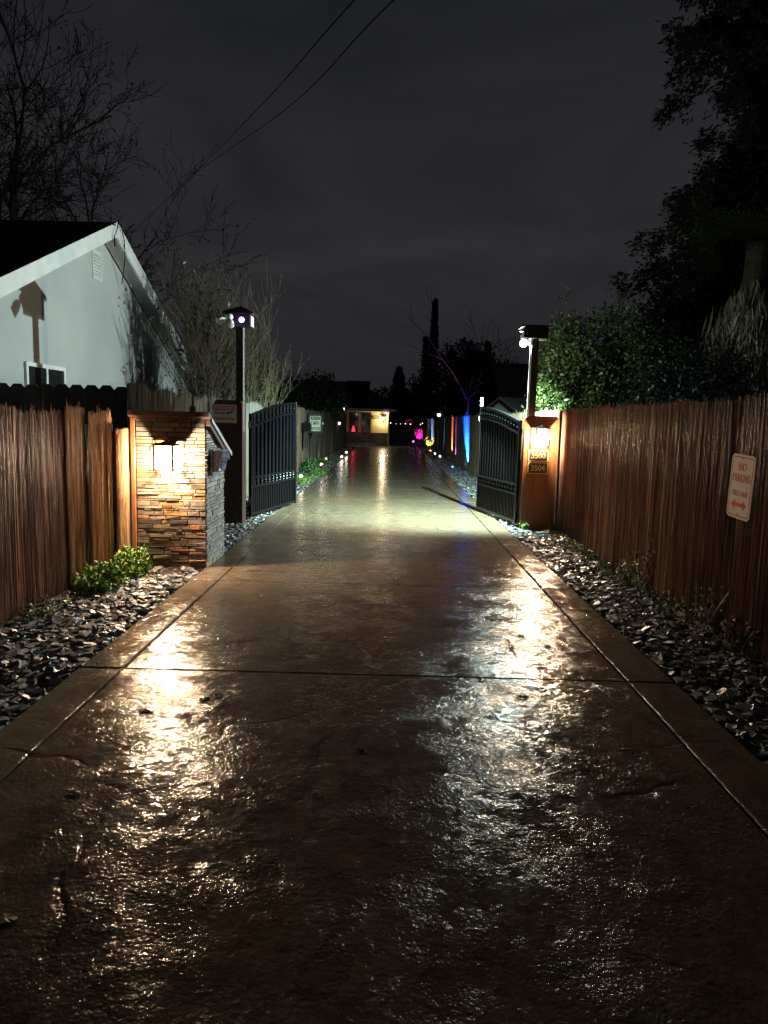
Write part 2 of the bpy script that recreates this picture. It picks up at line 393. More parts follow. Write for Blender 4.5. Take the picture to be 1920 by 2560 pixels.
# ------------------------------------------------------------------ reed fences
def reeds(y0,y1,x,side,top,pitch,seed,pal,depth=.02,z0=-.05,layers=2,wav=.02,ragged=.05,tone=1.0):
    """upright reeds of a screen in the plane x, facing side (+1: towards +x); returns verts, faces, colours"""
    r=np.random.default_rng(seed); V=[];F=[];C=[]
    pal=np.array(pal)
    n=int((y1-y0)/pitch)
    ph=r.uniform(0,6.28,6)
    for L in range(layers):
        for i in range(n):
            y=y0+(i+r.uniform(0,1))*pitch
            band=math.sin(y*3.1+ph[0])+.7*math.sin(y*7.7+ph[1])+.5*math.sin(y*17+ph[2])+.4*math.sin(y*41+ph[3])
            band=band/2.6
            dx=side*(wav*.5*(math.sin(y*2.1+ph[4])+.5*math.sin(y*9+ph[5]))+depth*.4*(L*.5+r.uniform(0,.8)))
            wd=pitch*r.uniform(.45,1.05); t=top(y)+r.normal(0,ragged)*(.5 if r.random()<.85 else 1.6)
            lean=r.normal(0,.012); bend=r.normal(0,.008)
            zz=[z0,z0+(t-z0)*r.uniform(.2,.45),z0+(t-z0)*r.uniform(.5,.85),t]; tq=r.uniform(.66,1.3,3)
            o=len(V)
            for q,z in enumerate(zz):
                u=(z-z0); yy=y+lean*u+bend*math.sin(q*1.3); xx=x+dx+side*r.normal(0,.003)
                ww=wd*(1-.12*q/3)
                V+= [(xx-side*.004,yy-ww/2,z),(xx+side*ww*.38,yy-ww*.12,z),(xx+side*ww*.30,yy+ww*.22,z),(xx-side*.004,yy+ww/2,z)]
            c=pal[int(r.integers(len(pal)))]*(r.uniform(.5,1.5)*(1+.20*band))*1.15*tone
            for q in range(3):
                k=o+q*4
                for e in range(3):
                    f=(k+e,k+e+1,k+5+e,k+4+e); F.append(f if side>0 else f[::-1]); C.append(c*tq[q])
            F.append((o+12,o+13,o+14,o+15) if side>0 else (o+15,o+14,o+13,o+12)); C.append(c*.7)
    return V,F,C
REDBR=[(.235,.125,.083),(.175,.095,.066),(.30,.172,.118),(.37,.235,.16),(.125,.070,.053),(.205,.112,.075)]
TAN=[(.34,.22,.125),(.27,.165,.095),(.42,.29,.17),(.20,.125,.075),(.31,.19,.105),(.25,.135,.07)]
GREYTAN=[(.20,.165,.125),(.16,.13,.10),(.25,.21,.16),(.12,.10,.08),(.18,.14,.10)]
def fence(name,label,x,side,sections,y0,y1,backtop,wires=True):
    t=thing(name,label,'fence',(x,y0,0))
    V=[];F=[];C=[]
    for s in sections:
        v,f,c=reeds(**s); o=len(V); V+=v; F+=[tuple(i+o for i in q) for q in f]; C+=c
    put('reed_screen',V,F,'reed',t,None,C)
    m=MB()
    y=y0
    while y<y1-1e-3:
        e=min(y+.14,y1); m.box(x-side*.05,x-side*.03,y,e-.004,-.06,backtop(y)+rnd.uniform(-.006,.006)); y=e
    mk('backing_boards',m,'board',t)
    for y in np.arange(y0+.1,y1,2.4 if y1<25 else 4.8):
        m=MB(); m.box(x-side*.15,x-side*.055,y,y+.09,-.06,backtop(y)-.08); mk('fence_post',m,'board',t)
    if wires:
        for z in (.35,.85,1.3):
            m=MB(); m.tube([(x+side*.035+side*.008*math.sin(k*1.7),y0+(y1-y0)*k/24,z+.012*math.sin(k*2.3)) for k in range(25)],.0011,4); mk('binding_wire',m,'board',t)
    return t
fence('reed_fence','tall reddish brown reed fence on the right, behind the fire lane sign',2.68,-1,[
  dict(y0=1.4,y1=11.25,x=2.68,side=-1,top=lambda y:1.83+.015*math.sin(y*5),pitch=.0066,seed=21,pal=REDBR,wav=.012,ragged=.028,depth=.022)],1.4,11.3,lambda y:1.76,False)
fence('reed_fence','brown reed fence on the left in front of the lantern pillar, with stepped tops',-2.92,1,[
  dict(y0=1.6,y1=5.55,x=-2.92,side=1,top=lambda y:1.64,pitch=.0066,seed=22,pal=REDBR+TAN[:2],wav=.03,ragged=.03),
  dict(y0=5.55,y1=6.45,x=-2.92,side=1,top=lambda y:1.60,pitch=.0066,seed=23,pal=REDBR,wav=.03,ragged=.035,tone=.8),
  dict(y0=6.42,y1=6.80,x=-2.90,side=1,top=lambda y:1.66,pitch=.008,seed=24,pal=TAN,wav=.012,ragged=.02),
  dict(y0=6.78,y1=7.32,x=-2.86,side=1,top=lambda y:1.61,pitch=.008,seed=25,pal=TAN,wav=.012,ragged=.025),
  dict(y0=7.16,y1=7.52,x=-2.75,side=1,top=lambda y:1.455,pitch=.007,seed=26,pal=TAN,wav=.004,ragged=.008)],1.6,8.3,lambda y:1.50 if y<7.5 else 1.40,False)
fence('reed_fence','grey tan reed fence rising behind the stone pillar and the left gate',-3.02,1,[
  dict(y0=8.32,y1=11.9,x=-3.02,side=1,top=lambda y:1.96-.02*(y-8.3)+.03*math.sin(y*6),pitch=.010,seed=27,pal=GREYTAN,wav=.02,ragged=.03,tone=.8),
  dict(y0=11.9,y1=20.2,x=-2.98,side=1,top=lambda y:1.88+.05*math.sin(y*1.7),pitch=.013,seed=28,pal=GREYTAN,wav=.02,ragged=.035,tone=.5)],8.32,20.2,lambda y:1.78)
fence('reed_fence','long far left reed fence beyond the speed sign, leading to the house',-2.78,1,[
  dict(y0=20.2,y1=23.4,x=-2.78,side=1,top=lambda y:1.96,pitch=.016,seed=29,pal=TAN,wav=.02,ragged=.02,tone=.6),
  dict(y0=23.4,y1=46.0,x=-2.78,side=1,top=lambda y:1.9+.1*(y-23)/23,pitch=.026,seed=30,pal=GREYTAN,wav=.03,ragged=.03,tone=.55)],20.2,46.0,lambda y:1.82,False)
fence('reed_fence','long far right reed fence lit by coloured spotlights beyond the gate',2.72,-1,[
  dict(y0=11.5,y1=24.0,x=2.72,side=-1,top=lambda y:1.84,pitch=.014,seed=31,pal=TAN+GREYTAN,wav=.02,ragged=.03,tone=.5),
  dict(y0=24.0,y1=58.0,x=2.72,side=-1,top=lambda y:1.86,pitch=.028,seed=32,pal=GREYTAN,wav=.02,ragged=.03,tone=.75)],11.5,58.0,lambda y:1.76,False)
# dog-ear cross fence towards the neighbour
t=thing('board_fence','dark dog-eared board fence in front of the grey gable house','fence',(-4.5,9.2,0))
x=-6.4
while x<-3.34:
    m=MB(); wd=.185; h=1.98+rnd.uniform(-.02,.02); k=rnd.uniform(.8,1.2); m.col=(k,k,k)
    pl=[(x,-.06),(x+wd,-.06),(x+wd,h-.05),(x+wd-.045,h),(x+.045,h),(x,h-.05)]
    dy=rnd.uniform(0,.006)
    m.prism(pl,lambda a,b:(a,9.2+dy,b),lambda a,b:(a,9.222+dy,b)); mk('fence_board',m,'dogear',t,None,True); x+=wd+.006
for z in (.4,1.05,1.6):
    m=MB(); m.box(-6.4,-3.4,9.235,9.275,z,z+.09); mk('rail',m,'board',t)

# ------------------------------------------------------------------ stone pillar
t=thing('stone_pillar','stacked stone pillar with a sloped brown cap beside the driveway','pillar',(-2.28,7.9,0))
PX0,PX1,PY0,PY1=-2.66,-1.93,7.5,8.3
topz=lambda y:1.60-(y-PY0)*.42
m=MB(); m.prism([(PY0+.02,-.06),(PY1-.02,-.06),(PY1-.02,topz(PY1-.02)),(PY0+.02,topz(PY0+.02))],lambda a,b:(PX0+.02,a,b),lambda a,b:(PX1-.02,a,b)); mk('core',m,'mortar',t)
SP=[(.125,.108,.094),(.095,.084,.076),(.155,.125,.092),(.068,.060,.056),(.25,.11,.042),(.26,.135,.056),(.15,.102,.066),(.17,.14,.108),(.11,.075,.053)]
SG=[(.30,.31,.30),(.24,.25,.25),(.34,.34,.31),(.20,.21,.22),(.37,.32,.24),(.28,.28,.27)]
def ledge(seed,u0,u1,top,P,pal,wts,lim):
    """courses of thin stones on a face; P(u,z,out)->xyz"""
    r=np.random.default_rng(seed); m=MB(); z=-.04
    while z<top-.004:
        h=float(r.choice([.022,.030,.040,.052])); h=min(h,top-z)
        u=u0; ue=min(u1,lim(z+h))
        while u<ue-1e-3:
            l=float(r.uniform(.07,.30)); e=u+l
            if ue-e<.05: e=ue
            out=float(r.uniform(0.0,.011)); k=r.uniform(.75,1.25)
            c=np.array(pal[int(r.choice(len(pal),p=wts))])*k; m.col=tuple(c)
            g=.0016; b=.003
            a0,a1,z0,z1=u+g,e-g,z+g,z+h-g
            j=lambda:float(r.uniform(-.003,.003))
            vs=[P(a0,z0,0),P(a1,z0,0),P(a1,z1,0),P(a0,z1,0),P(a0+b,z0+b,.016+out+j()),P(a1-b,z0+b,.016+out+j()),P(a1-b,z1-b,.016+out+j()),P(a0+b,z1-b,.016+out+j())]
            m.add(vs,[(4,5,6,7),(0,1,5,4),(1,2,6,5),(2,3,7,6),(3,0,4,7)])
            u=e
        z+=h
    return m
wt=np.array([.18,.13,.14,.11,.10,.10,.10,.08,.06]); wt=wt/wt.sum()
m=ledge(5,PX0,PX1,1.585,lambda u,z,o:(u,PY0+.012-o,z),SP,wt,lambda z:PX1); mk('front_stones',m,'stone',t,None,True)
m=ledge(6,PY0,PY1,1.585,lambda u,z,o:(PX1-.012+o,u,z),SG,np.ones(6)/6,lambda z:PY0+(1.60-z)/.42); mk('side_stones',m,'stone',t,None,True)
m=MB(); m.prism([(PY0-.07,1.605),(PY0-.07,1.655),(PY1+.16,1.655-.42*1.03),(PY1+.16,1.605-.42*1.03)],lambda a,b:(PX0-.06,a,b),lambda a,b:(PX1+.055,a,b)); mk('cap',m,'brown',t)
m=MB(); m.prism([(PY0+.02,1.555),(PY0+.02,1.600),(PY1+.17,1.600-.42*.95),(PY1+.17,1.555-.42*.95)],lambda a,b:(PX1+.057,a,b),lambda a,b:(PX1+.066,a,b)); mk('drip_edge',m,'metaltrim',t)
m=MB(); m.prism([(PY0-.02,1.52),(PY0-.02,1.585),(PY1+.12,1.585-.42*.99),(PY1+.12,1.52-.42*.99)],lambda a,b:(PX1+.012,a,b),lambda a,b:(PX1+.05,a,b)); mk('cap_fascia',m,'brown',t)
m=MB(); m.bevbox(PX0-.055,PX0-.008,PY0-.02,PY0+.04,-.05,1.58,.005); mk('edge_post',m,'cedar',t)

# intercom box on the pillar side
t=thing('intercom','small steel hooded intercom box with a bluish light on the pillar side','intercom',(-1.9,7.8,1.0))
IX=PX1+.035
m=MB(); m.bevbox(IX-.03,IX+.012,7.62,7.98,.985,1.265,.006); mk('housing',m,'steel',t)
m=MB()
for y in (7.645,7.945): m.prism([(0,1.02),(0,1.24),(.10,1.24),(.055,1.02)],lambda a,b,y=y:(IX+.012+a,y,b),lambda a,b,y=y:(IX+.012+a,y+.012,b))
m.box(IX+.012,IX+.115,7.64,7.962,1.24,1.248); mk('hood',m,'steel',t)
m=MB(); m.box(IX+.0125,IX+.020,7.66,7.94,1.05,1.235); mk('panel',m,'black',t)
m=MB(); m.box(IX+.0205,IX+.024,7.70,7.80,1.16,1.20); mk('screen',m,'cyan',t)
m=MB(); m.box(IX+.0125,IX+.05,7.66,7.80,1.030,1.045); mk('light_bar',m,'cyan',t)
for k in range(9):
    m=MB(); m.box(IX+.0205,IX+.026,7.83+.03*(k%3),7.848+.03*(k%3),1.08+.04*(k//3),1.10+.04*(k//3)); mk('key',m,'whiteplastic',t)

# ------------------------------------------------------------------ lanterns
def lantern(label,x,yw,z,power,w=.19,h=.25,bs=.030):
    """box lantern fixed to a wall whose face is at y=yw (facing -y); z = bottom"""
    t=thing('wall_lantern',label,'lantern',(x,yw,z),'box lanterns by the gates')
    y=yw-.13; hw=w/2
    m=MB(); m.bevbox(x-.055,x+.055,yw-.022,yw-.001,z+.09,z+h+.02,.004); mk('back_plate',m,'lanternmetal',t)
    m=MB(); m.tube([(x,yw-.02,z+h+.025),(x,yw-.08,z+h+.05),(x,y,z+h+.03)],.009,8); mk('arm',m,'lanternmetal',t)
    m=MB()
    m.add([(x-hw-.035,y-hw-.035,z+h),(x+hw+.035,y-hw-.035,z+h),(x+hw+.035,y+hw+.02,z+h),(x-hw-.035,y+hw+.02,z+h),
           (x-.03,y-.03,z+h+.035),(x+.03,y-.03,z+h+.035),(x+.03,y+.03,z+h+.035),(x-.03,y+.03,z+h+.035)],
          [(0,3,2,1),(4,5,6,7),(0,1,5,4),(1,2,6,5),(2,3,7,6),(3,0,4,7)]); mk('roof',m,'lanternmetal',t)
    fr=MB()
    for sx in (-1,1):
        for sy in (-1,1): fr.box(x+sx*hw-.009,x+sx*hw+.009,y+sy*hw*.9-.009,y+sy*hw*.9+.009,z,z+h-.001)
    for k in (-.3,.3): fr.box(x+hw*k-.003,x+hw*k+.003,y-hw*.9-.004,y-hw*.9+.004,z+.013,z+h*.32)
    e=hw*.9
    fr.box(x-hw-.007,x+hw+.007,y-e-.007,y-e+.005,z-.008,z-.0005); fr.box(x-hw-.007,x+hw+.007,y+e-.005,y+e+.007,z-.008,z-.0005)
    fr.box(x-hw-.007,x-hw+.005,y-e+.0055,y+e-.0055,z-.008,z-.0005); fr.box(x+hw-.005,x+hw+.007,y-e+.0055,y+e-.0055,z-.008,z-.0005)
    fr.box(x-bs,x+bs,y-bs,y+bs,z-.007,z+.004)
    for sx in (-1,1): fr.box(min(x+sx*(bs+.0005),x+sx*(hw-.005)),max(x+sx*(bs+.0005),x+sx*(hw-.005)),y-.005,y+.005,z-.006,z+.002)
    mk('frame',fr,'lanternmetal',t)
    m=MB(); q=hw-.012
    for (a,b) in (((-q,-q*.9),(q,-q*.9)),((q,-q*.9),(q,q*.9)),((q,q*.9),(-q,q*.9)),((-q,q*.9),(-q,-q*.9))):
        m.add([(x+a[0],y+a[1],z+.006),(x+b[0],y+b[1],z+.006),(x+b[0],y+b[1],z+h-.006),(x+a[0],y+a[1],z+h-.006)],[(0,1,2,3)])
    mk('glass',m,'glass',t)
    m=MB(); m.ball((x,y,z+.16),.028,10,1.3); m.tube([(x,y,z+.19),(x,y,z+h-.002)],.012,8); mk('bulb',m,'bulb',t)
    l=light('lantern_light','POINT',(x,y-.002,z+.125),(1,.69,.42),power,.042)
    return t
LP=560
lantern('glowing box lantern on the stacked stone pillar',-2.30,PY0-.022,1.055,LP)
lantern('glowing box lantern on the cedar gate post above the number plates',2.325,11.08,1.30,LP*.95,.20,.255,.064)

# ------------------------------------------------------------------ gate posts (timber boxes) and poles
def gatepost(label,x0,x1,yf,z,mat,board):
    t=thing('gate_post',label,'post',((x0+x1)/2,yf+.15,0))
    m=MB(); m.bevbox(x0+.012,x1-.012,yf+.014,yf+.34,-.06,z-.02,.006); mk('core',m,mat,t)
    x=x0
    for k in range(board):
        wd=(x1-x0)/board; m=MB()
        e=.03; a,b=x+.0015,x+wd-.0015; zt=z+rnd.uniform(-.004,.004)
        l=.05 if k==0 else .004; r_=.05 if k==board-1 else .004
        m.prism([(a,-.05),(b,-.05),(b,zt-r_),(b-r_*.8,zt),(a+l*.8,zt),(a,zt-l)],lambda a_,b_:(a_,yf,b_),lambda a_,b_:(a_,yf+.0135,b_)); mk('board',m,mat,t)
        x+=wd
    return t
gatepost('dark brown timber gate post under the security camera warning sign',-2.66,-2.23,10.85,1.87,'brown',3)
gatepost('reddish cedar gate post carrying the lantern and number plates',2.09,2.62,11.08,1.745,'cedar',3)

def head_post(label,px,py,w,ztop,lit):
    t=thing('lamp_post',label,'lamp post',(px,py,0))
    m=MB(); m.bevbox(px-w/2,px+w/2,py-w/2,py+w/2,-.05,ztop+.005,.006); mk('pole',m,'brownpole',t)
    m=MB(); m.tube([(px+(-1 if lit else 1)*(w/2+.016),py-w/2+.01,1.4),(px+(-1 if lit else 1)*(w/2+.016),py-w/2+.01,ztop-.01)],.013,8); mk('conduit',m,'greypvc',t)
    return t
# left pole: birdhouse-like head, unlit twin floodlight, violet camera
PLX,PLY=-2.31,11.04
t=head_post('left lamp post with peaked box head and a violet glowing camera',PLX,PLY,.098,2.98,False)
m=MB(); m.bevbox(PLX-.16,PLX+.20,PLY-.19,PLY+.16,2.955,3.14,.006); mk('head_box',m,'brownpole',t)
rz=3.142
m=MB(); cx,cy=PLX+.02,PLY-.015
m.add([(cx-.23,cy-.23,rz),(cx+.23,cy-.23,rz),(cx+.23,cy+.23,rz),(cx-.23,cy+.23,rz),(cx-.23,cy-.23,rz+.02),(cx+.23,cy-.23,rz+.02),(cx+.23,cy+.23,rz+.02),(cx-.23,cy+.23,rz+.02),(cx,cy,rz+.14)],
      [(0,3,2,1),(0,1,5,4),(1,2,6,5),(2,3,7,6),(3,0,4,7),(4,5,8),(5,6,8),(6,7,8),(7,4,8)]); mk('roof',m,'brownpole',t)
fy=PLY-.20
m=MB(); m.ball((PLX-.10,fy-.03,3.085),.055,12,.9); fl=mk('floodlight',m,'whiteplastic',t,None,False,True)
for dx,dz,tx,tz in ((-.085,-.035,-.6,-.35),(.045,-.06,.15,-.55)):
    m=MB(); a=Vector((PLX-.10+dx*.5,fy-.06,3.075+dz*.5)); d=Vector((tx,-.7,tz)).normalized()
    m.tube([a,a+d*.05,a+d*.07,a+d*.16,a+d*.165],[.018,.024,.042,.054,.046],14); mk('lamp_head',m,'whiteplastic',fl,None,False,True)
m=MB(); m.tube([(PLX+.075,PLY-.192,3.05),(PLX+.075,PLY-.215,3.05)],.046,18); cm=mk('camera',m,'black',t)
m=MB()
n=20
for k in range(n):
    a=2*math.pi*k/n; b=2*math.pi*(k+1)/n
    y=PLY-.2165
    m.add([(PLX+.075+.014*math.cos(a),y,3.05+.014*math.sin(a)),(PLX+.075+.042*math.cos(a),y,3.05+.042*math.sin(a)),(PLX+.075+.042*math.cos(b),y,3.05+.042*math.sin(b)),(PLX+.075+.014*math.cos(b),y,3.05+.014*math.sin(b))],[(0,1,2,3)])
mk('light_ring',m,'led',cm)
m=MB(); m.ball((PLX+.075,PLY-.212,3.05),.013,8); mk('lens',m,'ledcore',cm)
m=MB(); m.bevbox(PLX+.2005,PLX+.21,PLY-.17,PLY+.03,2.97,3.12,.003); mk('side_panel',m,'whiteplastic',t)
light('camera_glow','POINT',(PLX+.075,PLY-.26,3.05),(.55,.32,1),.5,.02)
# right pole: flat-roofed head, lit twin floodlight
PRX,PRY=2.215,11.28
t=head_post('right lamp post with a flat topped box head and a burning floodlight',PRX,PRY,.105,2.93,True)
m=MB(); m.bevbox(PRX-.20,PRX+.17,PRY-.16,PRY+.18,2.925,3.09,.006); mk('head_box',m,'brownpole',t)
m=MB(); m.bevbox(PRX-.235,PRX+.225,PRY-.21,PRY+.22,3.092,3.115,.006); mk('roof',m,'brownpole',t)
m=MB(); m.tube([(PRX-.15,PRY-.05,2.926),(PRX-.15,PRY-.05,2.905)],.045,16); fl=mk('floodlight',m,'whiteplastic',t)
for (dx,dy,mt,r_) in ((-.185,-.03,'flood',.058),(-.085,.02,'floodspill',.026)):
    m=MB(); m.tube([(PRX-.15,PRY-.05,2.905),(PRX+dx,PRY+dy-.03,2.875)],.010,8); mk('bracket',m,'whiteplastic',fl)
    m=MB(); m.ball((PRX+dx,PRY+dy-.03,2.852),r_,12); mk('lamp_head',m,mt,fl,None,False,True)
m=MB(); m.prism([(0,0),(.055,0),(.055,.06)],lambda a,b:(PRX-.262+a,PRY-.16,3.02+b),lambda a,b:(PRX-.262+a,PRY-.10,3.02+b)); mk('camera',m,'whiteplastic',t)
FL=(PRX-.25,PRY+.08,2.885)
FCOL=(.86,1.0,.95)
light('floodlight_beam_gable','SPOT',FL,(.80,1.0,.98),1350,.022,(-1,.02,.03),152,.30)
light('floodlight_beam_drive','SPOT',FL,(.66,1.0,.84),7200,.03,(-.22,.52,-.80),118,.6)
light('floodlight_spill','POINT',(PRX-.20,PRY+.13,2.80),(.82,1.0,.90),135,.03)

# ------------------------------------------------------------------ gates
def gate(label,hx,hy,fx,fy,side,bw,nb):
    """iron gate leaf from hinge to free edge; side: +1 = seen from +x, -1 = seen from -x"""
    t=thing('gate',label,'gate',(hx,hy,0))
    d=Vector((fx-hx,fy-hy,0)); Ln=d.length; d.normalize(); nrm=Vector((d.y,-d.x,0))
    if nrm.x*side<0: nrm=-nrm
    W=lambda s,z,o: (hx+d.x*s+nrm.x*o, hy+d.y*s+nrm.y*o, z)
    T=lambda p: W(p[0],p[2],p[1])
    arc=lambda s: 1.66+.25*math.sin(math.pi/2*min(1,max(0,s/Ln)))
    arc2=lambda s: arc(s)-.205
    for s0,s1,zt in ((0,.05,1.68),(Ln-.05,Ln,1.93)):
        m=MB(); m.bevbox(s0,s1,-.025,.025,.04,zt,.004,T); mk('stile',m,'iron',t)
    def rail(f,th,name='rail'):
        m=MB(); n=18; P=[]
        for k in range(n+1):
            s=.05+(Ln-.1)*k/n; z=f(s)
            P+= [W(s,z-th/2,-.02),W(s,z-th/2,.02),W(s,z+th/2,.02),W(s,z+th/2,-.02)]
        fs=[(0,1,2,3),tuple(n*4+i for i in (3,2,1,0))]
        for k in range(n):
            for i in range(4): j=(i+1)%4; fs.append((k*4+i,k*4+4+i,k*4+4+j,k*4+j))
        m.add(P,fs); mk(name,m,'iron',t)
    rail(lambda s:arc(s)-.015,.035); rail(arc2,.032); rail(lambda s:.66,.030); rail(lambda s:.51,.030); rail(lambda s:.075,.04)
    m=MB()
    n=18;P=[]
    for k in range(n+1):
        s=.05+(Ln-.1)*k/n; P+=[W(s,.095,-.024),W(s,arc(s)-.03,-.024),W(s,.095,-.028),W(s,arc(s)-.03,-.028)]
    fs=[]
    for k in range(n):
        a=k*4; fs+=[(a,a+4,a+5,a+1),(a+2,a+3,a+7,a+6)]
    m.add(P,fs); mk('backing_sheet',m,'sheet',t)
    for k in range(nb):
        s=.05+(Ln-.1)*(k+.5)/nb
        m=MB(); m.box(s-bw/2,s+bw/2,-.012,.012,.67,arc2(s)-.016,T); 
        m.box(s-bw/2*.55,s+bw/2*.55,-.010,.010,arc2(s)+.016,arc(s)-.033,T)
        m.box(s-bw/2*.55,s+bw/2*.55,-.010,.010,.526,.644,T)
        for zc in ((arc2(s)+arc(s))/2-.01,.585):
            for dz in (-.045,0,.045):
                p=W(s,zc+dz,0); m.ball(p,.021 if dz else .030,6,.8)
        m.box(s-.010,s+.010,-.010,.010,.096,.494,T)
        mk('picket',m,'iron',t)
        s2=s+(Ln-.1)/nb/2
        if k<nb-1: m=MB(); m.box(s2-.008,s2+.008,-.010,.010,.096,.494,T); mk('short_picket',m,'iron',t)
    for z in (.3,1.5):
        m=MB(); m.tube([W(-.03,z-.05,0),W(-.03,z+.05,0)],.018,10); mk('hinge',m,'iron',t)
    return t,W,Ln
gate('left black iron gate leaf, open, with lit grey pickets',-2.20,11.30,-1.75,13.38,1,.062,12)
gt,W,Ln=gate('right black iron gate leaf, open, with a white finial on its corner',2.055,11.24,1.665,13.17,-1,.020,14)
m=MB(); m.lathe(W(Ln-.025,1.932,0),[(.034,0),(.034,.012),(.026,.02),(.024,.07),(.036,.08),(.036,.095),(.014,.105)],12); m.ball(W(Ln-.025,2.062,0),.028,10); mk('finial',m,'whiteplastic',gt)
m=MB(); m.bevbox(Ln-.004,Ln+.03,-.03,.03,1.66,1.75,.003,lambda p:W(p[0],p[2],p[1])); mk('latch',m,'metaltrim',gt)

# ------------------------------------------------------------------ signs
def rr(w,h,r,n=5):
    P=[]
    for cx,cy,a0 in ((w/2-r,h/2-r,0),(-w/2+r,h/2-r,90),(-w/2+r,-h/2+r,180),(w/2-r,-h/2+r,270)):
        for k in range(n+1):
            a=R(a0+90*k/n); P.append((cx+r*math.cos(a),cy+r*math.sin(a)))
    return P
def plate(name,w,h,r,O,ux,uy,mat,parent,d0,d1):
    O=Vector(O);ux=Vector(ux).normalized();uy=Vector(uy).normalized();un=ux.cross(uy); m=MB()
    m.prism(rr(w,h,r),lambda a,b:O+ux*a+uy*b+un*d0,lambda a,b:O+ux*a+uy*b+un*d1); return mk(name,m,mat,parent)
def ringplate(name,w,h,r,th,O,ux,uy,mat,parent,d):
    O=Vector(O);ux=Vector(ux).normalized();uy=Vector(uy).normalized();un=ux.cross(uy); m=MB()
    A=rr(w,h,r);B=rr(w-2*th,h-2*th,max(r-th,.001)); n=len(A)
    vs=[O+ux*a+uy*b+un*d for a,b in A]+[O+ux*a+uy*b+un*d for a,b in B]
    m.add(vs,[(i,(i+1)%n,n+(i+1)%n,n+i) for i in range(n)]); return mk(name,m,mat,parent)
# no parking sign: on the right fence, face turned to -x, leaning
O=(2.615,5.28,1.187); lean=R(3)
ux=Vector((.06,-1,0)); n_=Vector((0,0,1)); un=ux.normalized().cross(n_)
ux=Matrix.Rotation(-lean,3,un)@ux.normalized(); uy=Matrix.Rotation(-lean,3,un)@n_
t=thing('traffic_sign','white rounded fire lane sign with red letters leaning on the right fence','sign',(2.63,5.335,.95))
plate('panel',.315,.475,.04,O,ux,uy,'signwhite',t,-.002,.002)
ringplate('border',.285,.445,.028,.009,O,ux,uy,'signred',t,.0032)
P=lambda a,b:Vector(O)+ux*a+uy*b+un*.0032
text('lettering','NO','signfadered',t,P(0,.145),ux,uy,.080,.85,.0018)
text('lettering','PARKING','signfadered',t,P(0,.062),ux,uy,.082,.70,.0018)
text('lettering','FIRE LANE','signfadered',t,P(0,-.052),ux,uy,.056,.84,.0006)
m=MB(); a=[(-.098,0),(-.055,.038),(-.055,.014),(.055,.014),(.055,.038),(.098,0),(.055,-.038),(.055,-.014),(-.055,-.014),(-.055,-.038)]
m.prism([(p,q-.135) for p,q in a],lambda p,q:P(p,q),lambda p,q:P(p,q)+un*.001); mk('arrow',m,'signred',t)
for b in (.212,-.205):
    m=MB(); m.tube([P(0,b)-un*.001,P(0,b)+un*.003],.006,8); mk('screw',m,'black',t)
# warning sign on the left gate post
t=thing('warning_sign','square grey white security camera warning sign with a red band on the brown gate post','sign',(-2.54,10.84,1.52))
O=(-2.503,10.842,1.662); ux=Vector((1,0,0)); uy=Vector((0,0,1))
plate('panel',.375,.275,.008,O,ux,uy,'signgrey',t,-.006,.0)
ringplate('border',.365,.265,.006,.005,O,ux,uy,'signwhite',t,.0012)
P=lambda a,b:(O[0]+a,O[1]-.0012,O[2]+b)
m=MB(); m.box(O[0]-.165,O[0]+.165,O[1]-.0014,O[1]-.0004,O[2]+.052,O[2]+.118); mk('red_band',m,'signred',t)
text('lettering','WARNING','signgrey',t,(O[0],O[1]-.0022,O[2]+.084),ux,uy,.066,.98,.0016)
text('lettering','Security','signblack',t,P(-.068,.014),ux,uy,.060,.80,.001)
text('lettering','Cameras In Use','signblack',t,P(0,-.072),ux,uy,.060,.78,.001)
m=MB()
m.box(O[0]+.035,O[0]+.085,O[1]-.0024,O[1]-.0006,O[2]+.002,O[2]+.030); m.prism([(.09,.0),(.14,.026),(.15,.038),(.09,.038)],lambda a,b:(O[0]+a,O[1]-.0006,O[2]+b),lambda a,b:(O[0]+a,O[1]-.0024,O[2]+b)); m.tube([(O[0]+.05,O[1]-.0006,O[2]-.004),(O[0]+.05,O[1]-.0024,O[2]-.004)],.012,10)
mk('camera_symbol',m,'signblack',t)
# number plates
for s,z,lb in (('3500',1.137,'bronze number plate with gold digits 3500, just under the lantern'),('3504',.945,'bronze number plate with gold digits 3504, lower one of the two')):
    O=(2.318,11.071,z); t=thing('number_plate',lb,'house number',(O[0],11.08,z-.09))
    plate('panel',.315,.175,.006,O,ux,uy,'bronze',t,-.008,.0)
    ringplate('rim',.315,.175,.006,.012,O,ux,uy,'gold',t,.0018)
    text('lettering',s,'gold',t,(O[0],O[1]-.002,O[2]-.002),ux,uy,.128,.86,.0035)
# speed limit sign beyond the left gate
t=thing('speed_sign','pale five mile per hour sign on a dark board by the left fence','sign',(-2.5,24.05,0))
O=(-2.49,24.0,1.49)
m=MB(); m.bevbox(-2.74,-2.24,24.012,24.05,1.17,1.83,.01); mk('backing_board',m,'black',t)
m=MB(); m.bevbox(-2.56,-2.46,24.052,24.14,-.06,1.80,.006); mk('post',m,'brownpole',t)
plate('panel',.36,.50,.02,O,ux,uy,'signpale',t,-.004,.004)
P=lambda a,b:(O[0]+a,O[1]-.0072,O[2]+b)
for z0,z1 in ((.125,.225),(-.215,-.125)):
    m=MB(); m.box(O[0]-.15,O[0]+.15,O[1]-.0062,O[1]-.0042,O[2]+z0,O[2]+z1); mk('dark_band',m,'signblack',t)
text('lettering','SPEED LIMIT','signpale',t,P(0,.176),ux,uy,.062,.72,.001)
text('lettering','5 MPH','signblack',t,P(0,.0),ux,uy,.19,.50,.003)
